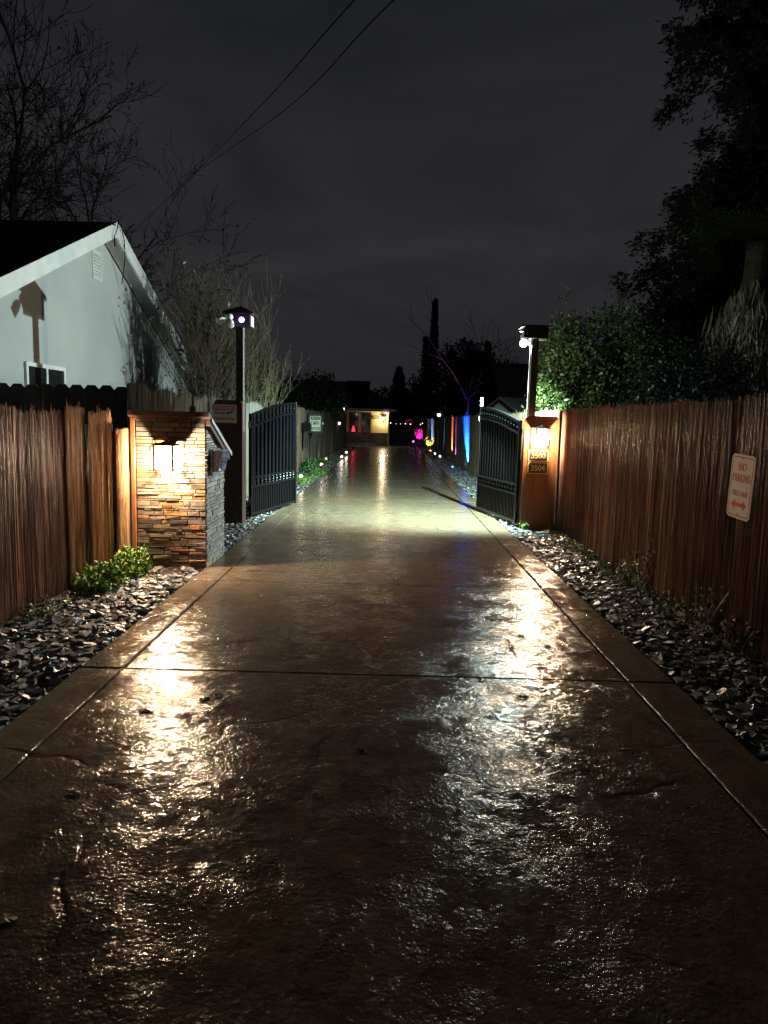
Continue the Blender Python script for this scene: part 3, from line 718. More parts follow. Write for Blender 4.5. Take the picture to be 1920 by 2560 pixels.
for b in (-.152,-.19): m=MB(); m.box(O[0]-.12,O[0]+.12,O[1]-.0082,O[1]-.0064,O[2]+b-.010,O[2]+b+.010); mk('fine_print',m,'signpale',t)
# dark post box beside it
t=thing('mailbox','dark rounded mailbox hung on the left fence before the speed sign','mailbox',(-2.66,22.6,0))
m=MB(); m.prism([(-.13,1.25),(.13,1.25),(.13,1.45),(.09,1.53),(0,1.56),(-.09,1.53),(-.13,1.45)],lambda a,b:(-2.62+a,22.4,b),lambda a,b:(-2.62+a,22.85,b)); mk('box',m,'iron',t)
m=MB(); m.bevbox(-2.68,-2.56,22.5,22.62,.86,1.249,.006); m.prism([(-.05,.72),(.05,.72),(.06,.86),(-.06,.86)],lambda a,b:(-2.62+a,22.5,b),lambda a,b:(-2.62+a,22.62,b)); mk('bracket',m,'brownpole',t)

# ------------------------------------------------------------------ neighbour's gable house (left)
RX=-4.95; WX=-5.30; AY=13.2; AZ=4.96; SL=.435; HB=6.55
t=thing('gable_house','pale grey stucco gable house with white trim behind the left fence','house',(-8,13.2,0))
m=MB(); zz=lambda y:AZ-.14-abs(y-AY)*SL
m.prism([(AY-HB+.45,-.06),(AY+HB-.45,-.06),(AY+HB-.45,zz(AY+HB-.45)),(AY,zz(AY)),(AY-HB+.45,zz(AY-HB+.45))],lambda a,b:(WX,a,b),lambda a,b:(-16,a,b)); mk('wall',m,'stucco',t)
# roof slabs
rf=MB()
for s in (-1,1):
    e=AY+s*HB
    rf.prism([(AY,AZ),(AY,AZ+.05),(e,AZ+.05-HB*SL),(e,AZ-HB*SL)],lambda a,b:(RX-.003,a,b),lambda a,b:(-16.5,a,b))
mk('roof',rf,'shingle',t)
for s in (-1,1):
    m=MB(); e=AY+s*HB
    m.prism([(AY,AZ-.002),(AY,AZ-.20),(e,AZ-.20-HB*SL),(e,AZ-.002-HB*SL)],lambda a,b:(RX,a,b),lambda a,b:(RX-.035,a,b)); mk('bargeboard',m,'white',t)
    m=MB(); m.prism([(AY,AZ-.002),(AY,AZ+.055),(e,AZ+.055-HB*SL),(e,AZ-.002-HB*SL)],lambda a,b:(RX+.012,a,b),lambda a,b:(RX-.0025,a,b)); mk('drip_edge',m,'white',t)
    m=MB(); m.prism([(AY,AZ-.075),(AY,AZ-.09),(e,AZ-.09-HB*SL),(e,AZ-.075-HB*SL)],lambda a,b:(RX-.036,a,b),lambda a,b:(WX+.001,a,b)); mk('soffit',m,'white',t)
vt_=MB(); vy0,vy1,vz0,vz1=12.93,13.27,4.02,4.45
m=MB(); 
for (a,b,c,d) in ((vy0-.03,vy0,vz0-.03,vz1+.03),(vy1,vy1+.03,vz0-.03,vz1+.03),(vy0,vy1,vz1,vz1+.03),(vy0,vy1,vz0-.03,vz0)): m.box(WX+.001,WX+.03,a,b,c,d)
vn=mk('gable_vent',m,'white',t)
m=MB(); m.box(WX+.001,WX+.004,vy0,vy1,vz0,vz1); mk('vent_recess',m,'black',vn)
m=MB()
for k in range(8):
    z=vz0+(vz1-vz0)*(k+.1)/8; m.prism([(0.005,z+.045),(.03,z),(.03,z+.012),(.005,z+.057)],lambda a,b:(WX+a,vy0+.001,b),lambda a,b:(WX+a,vy1-.001,b))
mk('louvre',m,'white',vn)
wy0,wy1,wz0,wz1=10.48,11.62,1.20,2.28
m=MB()
for (a,b,c,d) in ((wy0-.06,wy0,wz0-.06,wz1+.06),(wy1,wy1+.06,wz0-.06,wz1+.06),(wy0,wy1,wz1,wz1+.06),(wy0,wy1,wz0-.06,wz0),((wy0+wy1)/2-.03,(wy0+wy1)/2+.03,wz0,wz1)): m.box(WX+.001,WX+.04,a,b,c,d)
wn_=mk('window',m,'white',t)
m=MB(); m.box(WX+.001,WX+.012,wy0,wy1,wz0,wz1); mk('pane',m,'darkglass',wn_)
# service wires to the gable
def cable(label,pts):
    n=60; P=[]
    pts=[Vector(p) for p in pts]
    for k in range(n+1):
        s=k/n*(len(pts)-1); i=min(int(s),len(pts)-2); f=s-i
        p0=pts[max(i-1,0)];p1=pts[i];p2=pts[i+1];p3=pts[min(i+2,len(pts)-1)]
        P.append(.5*((2*p1)+(-p0+p2)*f+(2*p0-5*p1+4*p2-p3)*f*f+(-p0+3*p1-3*p2+p3)*f**3))
    m=MB(); m.tube(P,.016,6); o=mk('power_cable',m,'wire',None,tuple(P[-1])); tag(o,label,'cable'); return o
cable('black overhead cable, the left one of the two above the driveway',[(2.7,4.0,6.7),(-.84,14,9.19),(-6.37,34,15.34),(-19.78,70,23.45),(-35.48,100,26.22),(-51.29,125,26.33)])
cable('black overhead cable, the right one of the two above the driveway',[(3.4,4.0,6.7),(-.13,14,9.2),(-5.29,34,15.24),(-19.48,70,23.64),(-35.15,100,26.33),(-51.09,125,26.2)])
m=MB(); m.tube([(-4.90,13.15,5.02),(-4.89,13.05,4.86),(-4.91,12.95,4.70),(-4.92,13.0,4.55)],.012,6); m.tube([(-4.90,13.25,5.0),(-4.90,13.4,4.75),(-5.0,13.7,4.5),(-5.22,14.1,4.1)],.009,6); m.tube([(-4.90,13.0,4.9),(-4.92,12.7,4.9)],.010,6)
mk('service_wire',m,'wire',t)

# ------------------------------------------------------------------ far house at the end of the drive
t=thing('cream_house','cream house with dark windows and a stone base at the end of the driveway','house',(-3,49,0))
HY=49.0; HX0,HX1=-7.5,-.06
m=MB(); m.box(HX0,HX1,HY,HY+9,-.06,2.42)
mk('wall',m,'cream',t)
m=MB(); x=HX0
while x<HX1: m.box(x,x+.02,HY-.012,HY-.001,.83,2.20); x+=.30
mk('batten',m,'cream',t)
m=ledge(9,HX0,HX1+.02,.80,lambda u,z,o:(u,HY-.03-o*2.2,z),[(.13,.085,.06),(.09,.06,.045),(.16,.11,.08),(.07,.05,.04)],np.ones(4)/4,lambda z:HX1+.02); mk('stone_base',m,'stone',t,None,True)
m=MB(); m.box(HX0-.02,HX1+.03,HY-.10,HY-.0005,.80,.84); mk('ledge',m,'darktrim',t)
for a,b in ((-2.72,-2.20),(-1.88,-1.33)):
    m=MB()
    for q in ((a-.06,a,.80,2.2),(b,b+.06,.80,2.2),(a,b,2.14,2.2),(a,b,.841,.89)): m.box(q[0],q[1],HY-.035,HY-.0005,q[2],q[3])
    wn_=mk('window',m,'darktrim',t)
    m=MB(); m.box(a,b,HY-.012,HY-.001,.89,2.14); mk('pane',m,'darkglass',wn_)
m=MB(); m.box(HX0-.4,.42,HY-.75,HY-.71,2.28,2.46); mk('fascia',m,'cream',t)
m=MB(); m.box(HX0-.4,.42,HY-.709,HY-.001,2.30,2.33); mk('soffit',m,'cream',t)
m=MB(); m.add([(HX0-.4,HY-.76,2.461),(.42,HY-.76,2.461),(.42,HY+9.7,2.461),(HX0-.4,HY+9.7,2.461),(HX0+3,HY+4.5,4.5),(-2.3,HY+4.5,4.5)],[(0,3,2,1),(0,1,5,4),(1,2,5),(2,3,4,5),(3,0,4)]); rf=mk('roof',m,'shingle',t)
m=MB(); m.bevbox(-3.0,-1.5,HY+1.6,HY+3.4,2.6,4.32,.02); m.box(-3.06,-1.44,HY+1.54,HY+3.46,4.322,4.40); mk('chimney',m,'shingle',rf)
m=MB(); m.bevbox(-.10,-.02,HY-.70,HY-.62,-.05,2.29,.006); mk('porch_post',m,'white',t)
m=MB(); m.bevbox(-5.5,-.9,HY-2.4,HY-.12,-.06,.10,.02); tag(mk('step',m,'border',None,(-3,47.8,0)),'low concrete step in front of the cream house','step')
t=thing('wall_lantern','warm lantern burning on the cream house wall','lantern',(-.42,48.98,1.7))
m=MB(); m.bevbox(-.47,-.37,48.95,48.985,1.70,1.95,.004); mk('back_plate',m,'lanternmetal',t)
m=MB(); m.lathe((-.42,48.84,1.94),[(.13,0),(.02,.08)],12); mk('roof',m,'lanternmetal',t)
m=MB(); m.lathe((-.42,48.84,1.68),[(.06,0),(.09,.05),(.10,.24)],12); mk('glass',m,'housebulb',t)
m=MB(); m.lathe((-.42,48.84,1.655),[(.03,-.02),(.065,.02)],12); mk('base',m,'lanternmetal',t)
light('house_lantern_light','POINT',(-.42,48.60,1.80),(1,.78,.42),70,.08)
t=thing('number_sign','gold number board on the cream wall beside the lantern','house number',(-1.0,48.97,1.8))
plate('panel',.56,.22,.02,(-1.0,48.97,1.90),ux,uy,'bronze',t,-.015,.0)
text('lettering','3500','gold',t,(-.97,48.966,1.90),ux,uy,.20,.9,.006)
t=thing('red_lamp','red glowing lamp standing in the left window of the cream house','lamp',(-2.46,48.95,.89))
m=MB(); m.lathe((-2.46,48.93,.89),[(.13,0),(.11,.12),(.06,.32),(.02,.40)],12); mk('shade',m,'redlamp',t)
m=MB(); m.lathe((-2.46,48.93,.845),[(.10,0),(.10,.044)],12); mk('base',m,'darktrim',t)
light('red_lamp_light','POINT',(-2.46,48.75,1.05),(1,.03,.08),3,.05)
light('porch_camera_glow','POINT',(-.27,48.2,2.22),(.6,.4,1),1,.03)
t=thing('security_camera','small violet glowing camera under the eave of the cream house','camera',(-.27,48.27,2.2))
m=MB(); m.tube([(-.27,48.29,2.24),(-.27,48.29,2.299)],.02,8); mk('mount',m,'black',t)
m=MB(); m.ball((-.27,48.28,2.20),.055,10); mk('dome',m,'led',t)

# dark back fence closing the yard
t=thing('back_fence','dark board fence closing the yard behind the string lights','fence',(4,63,0))
m=MB(); x=-.1
while x<9: m.box(x,x+.18,63,63.03,-.06,1.9+rnd.uniform(-.02,.02)); x+=.184
mk('boards',m,'board',t)
t=thing('string_lights','row of small warm bulbs on a cord along the back fence','string lights',(1.3,60.5,0))
pts=[(x,60.5,1.56+.05*math.cos((x)*2.4)) for x in np.linspace(-.05,3.2,30)]
m=MB(); m.tube(pts,.008,5); mk('cord',m,'wire',t)
for x,z in ((.08,1.52),(.55,1.47),(.93,1.46),(1.33,1.49),(1.76,1.46),(2.60,1.46),(2.76,1.56)):
    b=MB(); b.ball((x,60.47,z),.038 if x<.5 or x>1.2 else .022,8); mk('bulb',b,'string',t)
for x in (-.05,3.2):
    m=MB(); m.tube([(x,60.5,-.05),(x,60.5,1.62)],.025,8); mk('post',m,'brownpole',t)

# ------------------------------------------------------------------ garden lamps on the left
for i,(x,y,z,lb) in enumerate(((-2.33,19.0,.10,'glowing garden globe nearest the left gate'),(-2.30,24.4,.10,'glowing garden globe beside the green plants below the speed sign'),(-2.46,27.9,.10,'glowing garden globe close to the left fence, third from the gate'),(-1.99,30.2,.09,'glowing garden globe, fourth from the left gate'),(-2.0,33.6,.13,'glowing garden globe, farthest from the left gate'))):
    t=thing('globe_lamp',lb,'garden lamp',(x,y,-.05),'globe lamps in the left bed')
    m=MB(); m.tube([(x,y,-.06),(x,y,z-.04)],.012,8); m.lathe((x,y,z-.07),[(.03,0),(.045,.02),(.04,.03)],12); mk('stake',m,'black',t)
    m=MB(); m.ball((x,y,z),.052,12); mk('globe',m,'globe',t,None,False,True)
    light('globe_light','POINT',(x,y,z+.13),(1,.84,.6),2.2,.06)
for x,y,z,lb in ((-2.66,28.0,1.47,'small white lamp high on the left fence just past the speed sign'),(-2.66,38.0,1.47,'small white lamp on the left fence in front of the cream house'),(-2.66,41.3,2.28,'white lamp on a stalk above the far left fence')):
    t=thing('fence_lamp',lb,'lamp',(x,y,z-.2),'lamps on the left fence')
    m=MB(); m.tube([(x-.06,y,z-.5),(x-.06,y,z+.06),(x-.01,y-.02,z+.10)],.012,8); mk('stalk',m,'black',t)
    m=MB(); m.lathe((x,y-.03,z+.065),[(.075,0),(.03,.05)],12); mk('cap',m,'black',t)
    m=MB(); m.lathe((x,y-.03,z-.075),[(.04,0),(.06,.05),(.06,.13)],12); mk('bulb',m,'cool',t)
    light('fence_lamp_light','POINT',(x+.07,y-.12,z-.10),(1,.95,.9),1.8,.04)
t=thing('fence_lamp','bright white lamp on the right fence above the teal light','lamp',(2.6,37.8,1.8))
m=MB(); m.tube([(2.66,37.8,1.6),(2.66,37.8,2.1),(2.6,37.78,2.14)],.015,8); mk('stalk',m,'black',t)
m=MB(); m.lathe((2.58,37.77,1.95),[(.05,0),(.09,.05),(.09,.14)],12); mk('bulb',m,'cool',t)
m=MB(); m.lathe((2.58,37.77,2.092),[(.11,0),(.03,.06)],12); mk('cap',m,'black',t)

# ------------------------------------------------------------------ coloured spotlights on the right
def spot(label,x,y,color,power,aim,size,emi,big=.035,blend=.5):
    t=thing('spotlight',label,'spotlight',(x,y,-.05),'coloured garden spotlights')
    m=MB(); m.tube([(x,y,-.06),(x,y,.05)],.010,8); mk('stake',m,'black',t)
    a=Vector(aim).normalized(); p=Vector((x,y,.085))
    m=MB(); m.tube([p-a*.05,p+a*.045,p+a*.05],[.032,.042,.042],12,False); m.tube([p-a*.05,p-a*.045],.032,12); mk('body',m,'black',t)
    m=MB(); m.ball(p+a*.02,big,8); mk('lens',m,emi,t)
    light('spotlight_beam','SPOT',tuple(p+a*.075),color,power,.012,aim,size,blend)
spot('blue garden spotlight nearest the right gate, washing the reed fence',2.57,24.2,(.008,.095,1),8500,(.125,.58,.95),58,'blueled',.035,.6)
spot('violet garden spotlight with a short beam on the right fence',2.58,28.8,(.42,.06,1),1300,(.13,.1,.9),44,'violetled',.03,.8)
spot('orange garden spotlight washing the right fence',2.57,30.7,(1,.25,.04),4200,(.10,-.08,.95),44,'redled',.03,.7)
spot('teal garden spotlight with a thin beam on the right fence',2.58,35.2,(.04,.5,.9),2600,(.11,.05,.95),22,'blueled',.03,.6)
spot('white led spotlight standing at the right bed edge',2.32,32.6,(1,.8,.7),4,(.6,.2,.6),40,'whiteled',.05)
spot('bluish white led spotlight at the right bed edge, before the yellow plant',2.27,35.4,(.6,.8,1),4,(.6,.2,.6),40,'whiteled',.05)
spot('red led spotlight at the right bed edge near the yellow plant',2.25,39.0,(1,.4,.3),8,(.4,.6,.6),40,'redled',.05)
spot('bright blue led spotlight in the slate beside the blue beam',2.22,25.0,(.2,.6,1),14,(.6,-.2,.3),80,'blueled',.04)
spot('blue spotlight far along the right fence behind the yellow plant',2.55,45.0,(.03,.20,1),3600,(.13,.5,.95),44,'blueled',.03)
spot('pink spotlight far along the right fence behind the yellow plant',2.55,43.8,(1,.06,.55),900,(.14,.25,.9),40,'violetled',.03)
spot('yellow spotlight at the foot of the yellow plant',2.30,42.4,(1,.72,.22),420,(.15,.9,.5),40,'redled',.03)
spot('magenta spotlight under the taller pink shrub',2.45,57.6,(1,.02,.42),1500,(.05,1.9,.60),28,'violetled',.03)
spot('violet spotlight under the small purple shrub',1.95,57.6,(.85,.04,1),4000,(0,1.7,.45),26,'violetled',.07)
spot('blue spotlight at the foot of the forked bare tree',3.18,28.9,(.16,.12,1),1700,(.0,.44,1),15,'blueled',.03)

# ------------------------------------------------------------------ vegetation
def quads(P,S,seed,up=.0,asp=.45,dirs=None,flat=0.0):
    """diamond leaves at points P (n,3) with sizes S"""
    r=np.random.default_rng(seed); n=len(P)
    if dirs is None:
        d=r.normal(size=(n,3)); d[:,2]+=up
    else: d=dirs+r.normal(size=(n,3))*.25
    d/=np.linalg.norm(d,axis=1)[:,None]
    q=r.normal(size=(n,3)); s=np.cross(d,q); s/=np.linalg.norm(s,axis=1)[:,None]+1e-9
    S=np.asarray(S)[:,None]
    V=np.empty((n,4,3)); V[:,0]=P; V[:,1]=P+d*S*.45+s*S*asp*.5; V[:,2]=P+d*S; V[:,3]=P+d*S*.5-s*S*asp*.5
    F=np.arange(n*4).reshape(n,4)
    return V.reshape(-1,3),F
def leafcol(n,pal,seed,lo=.6,hi=1.35):
    r=np.random.default_rng(seed); return np.array(pal)[r.integers(len(pal),size=n)]*r.uniform(lo,hi,size=(n,1))
def blob_points(blobs,n,seed,clus,cr,shell=.55):
    """points clustered inside ellipsoids (cx,cy,cz,rx,ry,rz)"""
    r=np.random.default_rng(seed); B=np.array(blobs,dtype=float); vol=np.prod(B[:,3:],axis=1)**.75; p=vol/vol.sum()
    nc=max(1,n//clus); k=r.choice(len(B),size=nc,p=p)
    d=r.normal(size=(nc,3)); d/=np.linalg.norm(d,axis=1)[:,None]; rad=(shell+(1-shell)*r.random(nc)**.7)*(1+.18*r.normal(size=nc))
    C=B[k,:3]+d*rad[:,None]*B[k,3:]
    P=np.repeat(C,clus,axis=0)+r.normal(size=(nc*clus,3))*cr
    return P
def leafy(name,label,cat,blobs,base,n,size,pal,seed,clus=26,cr=.12,trunk=.08,up=.1,asp=.5,mat='leaf',group=None,zmin=None,shell=.55,xmin=None,xmax=None,limbs=9):
    t=thing(name,label,cat,base,group)
    P=blob_points(blobs,n,seed,clus,cr,shell)
    if zmin is not None: P=P[P[:,2]>zmin]
    if xmin is not None: P=P[P[:,0]>xmin+.12*np.sin(P[:,1]*7)]
    if xmax is not None: P=P[P[:,0]<xmax]
    r=np.random.default_rng(seed+1); S=size*r.uniform(.6,1.35,len(P))
    V,F=quads(P,S,seed+2,up,asp)
    put('crown',V,F,mat,t,None,leafcol(len(P),pal,seed+3))
    m=MB(); bx=Vector(base); rr_=random.Random(seed); tb=[(b[0],b[1],b[2]) for b in blobs]
    mid=bx.lerp(Vector(tb[0]),.55)
    m.tube([bx,bx.lerp(mid,.5)+Vector((.03,.02,0)),mid],[trunk,trunk*.8,trunk*.62],8)
    for k in range(limbs):
        b=blobs[k%len(blobs)]; e=Vector((b[0]+rr_.uniform(-.7,.7)*b[3],b[1]+rr_.uniform(-.7,.7)*b[4],b[2]+rr_.uniform(-.5,.7)*b[5]))
        q=bx.lerp(mid,rr_.uniform(.6,1)); h=q.lerp(e,.5)+Vector((rr_.uniform(-.1,.1),rr_.uniform(-.1,.1),.08))
        m.tube([q,h,e],[trunk*.5,trunk*.3,trunk*.1],5)
    mk('trunk',m,'bark',t)
    return t
DG=[(.050,.085,.036),(.038,.068,.030),(.065,.105,.042),(.030,.055,.027),(.080,.115,.045)]
DK=[(.040,.055,.034),(.028,.042,.028),(.052,.066,.040),(.046,.058,.032)]
# big broadleaf behind the right post
leafy('broadleaf_tree','dense green leafy tree behind the right lamp post','tree',
  [(4.15,14.2,2.9,1.15,.9,1.15),(3.35,13.6,2.3,.75,.7,.9),(5.2,14.6,2.5,1.0,.9,1.0),(3.0,13.2,2.75,.40,.45,.55),(3.3,13.8,3.1,.5,.5,.55),(4.6,14.2,1.9,1.3,.8,.6),(2.95,13.3,2.0,.32,.4,.3)],(4.2,14.4,-.05),24000,.075,[(.072,.100,.030),(.058,.080,.026),(.088,.118,.036),(.044,.062,.022),(.10,.125,.038)],41,26,.10,.10,.1,.48,xmin=2.68,zmin=1.4)
leafy('broadleaf_shrub','dark green shrub mass between the leafy tree and the palm','shrub',
  [(5.0,12.6,2.1,.9,.8,.75),(5.7,13.4,2.3,.9,.8,.8),(6.6,13.2,1.7,.9,.8,.5),(4.5,11.6,1.8,.8,.6,.5),(5.6,15.4,3.1,.9,.8,.9),(6.4,16.0,3.6,.9,.8,.9),(5.0,15.8,3.4,.7,.7,.7)],(5.4,12.6,-.05),19000,.075,[(.014,.024,.017),(.011,.019,.016),(.018,.028,.02)],43,22,.11,.07,.1,.5,zmin=1.5,xmin=2.85)
# tall dark conifer
def conifer(name,label,x,y,h,prof,seed,n,cat='tree',pal=DK):
    t=thing(name,label,cat,(x,y,-.05)); rr_=random.Random(seed)
    m=MB(); m.tube([(x,y,-.05),(x+.05,y,h*.35),(x,y,h*.7),(x,y,h)],[.32,.24,.13,.03],10)
    P=[];D=[]
    for k in range(n):
        z=h*(.10+.9*(k+rr_.random())/n); a=rr_.uniform(0,2*math.pi)
        L=np.interp(z,[q[0] for q in prof],[q[1] for q in prof])*rr_.uniform(.72,1.05)
        drop=rr_.uniform(.05,.28)
        pts=[Vector((x+math.cos(a)*L*s,y+math.sin(a)*L*s,z+.25*L*s*.6-drop*L*s*s*1.6)) for s in (0,.35,.7,1)]
        m.tube(pts,[.045,.03,.018,.005],4,False)
        for q in range(int(26*L)):
            s=rr_.uniform(.15,1.0); i=min(int(s*3),2); f=s*3-i; p=pts[i].lerp(pts[i+1],f)
            sw=.40*(1.05-s)+.12
            p=p+Vector((rr_.gauss(0,sw*.55),rr_.gauss(0,sw*.55),rr_.gauss(-.20,.22)))
            for j in range(10):
                P.append(p+Vector((rr_.gauss(0,.10),rr_.gauss(0,.10),rr_.gauss(0,.08)))); D.append((math.cos(a)*.6,math.sin(a)*.6,-.25))
    mk('trunk',m,'bark',t)
    P=np.array([tuple(p) for p in P]); r=np.random.default_rng(seed)
    V,F=quads(P,r.uniform(.10,.24,len(P)),seed+1,0,.36,np.array(D)*1.0+r.normal(size=(len(P),3))*.4)
    put('crown',V,F,'needle',t,None,leafcol(len(P),pal,seed+2)); return t
DKC=[(.070,.085,.045),(.05,.066,.04),(.085,.098,.055),(.075,.08,.042)]
conifer('redwood_tree','tall dark conifer towering at the right edge of the view',11.3,20.2,20,
  [(0,4.6),(3.2,5.2),(5.0,5.6),(6.2,5.2),(7.4,4.6),(8.6,4.3),(9.4,4.1),(10.0,2.4),(10.8,2.3),(11.3,4.6),(12.2,4.7),(14,3.4),(17,1.8),(20,.2)],51,300,'tree',DKC)
# fan palm with a skirt of dead fronds
t=thing('fan_palm','fan palm with a hanging skirt of dead straw fronds on the right','palm',(7.05,14.4,-.05))
m=MB(); px,py=7.05,14.4
m.tube([(px,py,-.05),(px+.05,py,1.5),(px-.03,py,3.2),(px,py,5.2)],[.26,.22,.24,.2],12); mk('trunk',m,'bark',t)
P=[];D=[];rr_=random.Random(61)
tufts=[(-.72,-.25,4.75,1.9),(-.45,-.5,4.5,1.9),(-.10,-.65,4.55,1.75),(.15,-.55,4.3,1.95),(.55,-.45,4.0,1.75),(.75,-.2,3.9,1.7),(.4,-.6,4.6,1.0),(-.6,.2,4.6,2.0),(.5,.4,4.4,2.0),(-.3,-.55,4.9,1.0)]
for tx,ty,tz,tl in tufts:
    for k in range(330):
        s=rr_.random()**.9; w_=.10+.22*math.sin(min(s*1.25,1)*math.pi)
        P.append((px+tx*(.45+.55*min(1,s*2.2))+rr_.gauss(0,w_*.55),py+ty*(.45+.55*min(1,s*2.2))+rr_.gauss(0,w_*.5),tz-.40-tl*s)); D.append((tx*.12+rr_.gauss(0,.12),ty*.12+rr_.gauss(0,.1),-1))
P=np.array(P); r=np.random.default_rng(62); V,F=quads(P,r.uniform(.28,.6,len(P)),63,0,.07,np.array(D)*1.6)
put('dead_skirt',V,F,'straw',t,None,leafcol(len(P),[(.50,.46,.36),(.40,.365,.29),(.60,.55,.44),(.30,.265,.20),(.42,.36,.24)],64))
V=[];F=[];C=[]
for k in range(26):
    a=rr_.uniform(0,6.283); el=rr_.uniform(-.5,.9); L=rr_.uniform(.7,1.25)
    st=Vector((px,py,5.0)); d=Vector((math.cos(a)*math.cos(el),math.sin(a)*math.cos(el),math.sin(el))); hub=st+d*L*.8
    s1=d.cross(Vector((0,0,1))).normalized(); u1=s1.cross(d)
    for j in range(24):
        b=R(-105+210*j/23); dd=(d*math.cos(b)+s1*math.sin(b)).normalized(); l=L*(.55+.45*math.cos(b*.6))
        tip=hub+dd*l+Vector((0,0,-.28*l)); w2=dd.cross(u1).normalized()*.022
        md=hub+dd*l*.5+u1*.02
        o=len(V); V+=[tuple(hub),tuple(md-w2),tuple(tip),tuple(md+w2)]; F.append((o,o+1,o+2,o+3)); C.append((.020+rr_.random()*.014,.030+rr_.random()*.014,.011))
put('crown',V,F,'leaf',t,None,C)

# bare trees
def grow(rr_,p,d,L,r0,lvl,maxl,out,upw,spread,kids,seg=5,wob=.16):
    pts=[p]; d=d.normalized(); rs=[r0]
    for i in range(seg):
        d=(d+Vector((rr_.gauss(0,wob),rr_.gauss(0,wob),rr_.gauss(0,wob*.6)+upw))).normalized()
        p=p+d*(L/seg); pts.append(p); rs.append(r0*(1-.62*(i+1)/seg))
    out.append((lvl,pts,rs))
    if lvl>=maxl: return
    for k in range(kids[lvl]):
        f=rr_.uniform(.28,1.0); i=min(int(f*seg),seg-1); q=pts[i].lerp(pts[i+1],f*seg-i)
        dd=(pts[i+1]-pts[i]).normalized(); a=Vector((rr_.gauss(0,1),rr_.gauss(0,1),rr_.gauss(0,.6))); a=(a-dd*a.dot(dd)).normalized()
        nd=dd*math.cos(spread)+a*math.sin(spread)
        grow(rr_,q,nd,L*rr_.uniform(.38,.66),max(rs[i]*.55,.004),lvl+1,maxl,out,upw,spread,kids,max(3,seg-1),wob*1.15)
def bare(name,label,base,stems,seed,maxl=3,kids=(6,5,4,3),upw=.05,spread=.75,mat='bark',leaves=0,lpal=None,group=None,split=1,wob=.13,rmin=.006):
    t=thing(name,label,'tree',base,group); rr_=random.Random(seed); out=[]
    for (d,L,r0) in stems: grow(rr_,Vector(base)+Vector((rr_.gauss(0,.06),rr_.gauss(0,.06),0)),Vector(d),L,r0,0,maxl,out,upw,spread,kids,7,wob)
    a=MB();b=MB()
    for lvl,pts,rs in out:
        rs=[max(x,rmin) for x in rs]
        if lvl<=split: a.tube(pts,rs,7 if lvl==0 else 5,False)
        else: b.tube(pts,rs,3,False)
    mk('trunk',a,mat,t,None,False,True); mk('crown',b,mat,t)
    if leaves:
        tw=[p for lvl,pts,rs in out if lvl>=maxl-1 for p in pts[1:]]; P=np.array([tuple(rr_.choice(tw)) for _ in range(leaves)]); r=np.random.default_rng(seed); P=P+r.normal(size=P.shape)*.06
        V,F=quads(P,r.uniform(.05,.13,leaves),seed+1); put('leaves',V,F,'leaf',t,None,leafcol(leaves,lpal or DK,seed+2))
    return t
def fan(n,seed,sp,L0,L1,r0,r1):
    rr_=random.Random(seed); S=[]
    for k in range(n):
        a=2*math.pi*(k+rr_.random()*.6)/n; q=rr_.uniform(.3,1)*sp; S.append(((math.cos(a)*q,math.sin(a)*q,1),rr_.uniform(L0,L1),rr_.uniform(r0,r1)))
    return S
bare('bare_tree','large bare tree behind the gable house roof, upper left',(-9.9,20.5,-.05),
  [((-.18,.0,1),8.6,.22),((.03,.05,1),7.0,.14),((.16,-.05,.95),5.2,.11),((-.40,.1,1),8.2,.15),((-.10,-.1,1),9.4,.18),((-.28,-.1,1),8.8,.16)],71,4,(8,6,4,3,0),.04,.60,'darkbark',6000,[(.008,.008,.012),(.006,.006,.009)],wob=.13,rmin=.0085)
bare('bare_tree','dense twiggy bare tree left of the left lamp post',(-3.72,14.7,-.05),fan(12,72,.10,2.3,2.8,.024,.036),72,3,(7,6,4,0),.11,.36,'bark',1200,[(.03,.025,.018),(.025,.03,.016)],wob=.07,rmin=.0042)
bare('bare_tree','pale stemmed bare tree right behind the left lamp post',(-3.18,16.8,-.05),fan(8,73,.09,2.2,2.8,.022,.032),75,3,(6,4,3,0),.11,.34,'palebark',wob=.08,rmin=.0042)
bare('bare_tree','dim bare tree farther back between the pale tree and the dark bush',(-4.4,21.5,-.05),fan(7,74,.06,1.7,2.1,.03,.045),78,3,(6,5,3,0),.16,.26,'bark',wob=.08,rmin=.006)
bare('bare_tree','tangled pale branches leaning over the left fence by the gable',(-3.7,14.9,-.05),[((-.22,.1,1),1.5,.020),((-.35,-.1,1),1.7,.020),((-.1,.3,1),1.6,.020),((-.6,.0,.9),1.5,.018)],79,3,(5,4,2,0),.03,.5,'palebark',wob=.13,rmin=.004)
bare('bare_tree','forked bare tree lit blue above the right fence',(3.30,30,-.05),[((-.05,0,1),2.75,.085)],80,0,(0,),0,.5,'darkbark',wob=.02)
tt=bpy.data.objects[[k for k in ROOT if k.startswith('bare_tree')][-1]]
a=MB(); b=MB(); out=[]; rr_=random.Random(81)
for d,L,r0 in (((-.42,0,1),3.0,.045),((.35,.05,1),2.5,.04),((.9,.1,.75),2.1,.034),((-.05,.2,1),2.0,.034)): grow(rr_,Vector((3.18,30,2.62)),Vector(d),L,r0,0,2,out,.01,.6,(4,3,0),6,.07)
for lvl,pts,rs in out: (a if lvl==0 else b).tube(pts,[max(x,.008) for x in rs],5,False)
mk('branches',a,'darkbark',tt); mk('crown',b,'darkbark',tt)
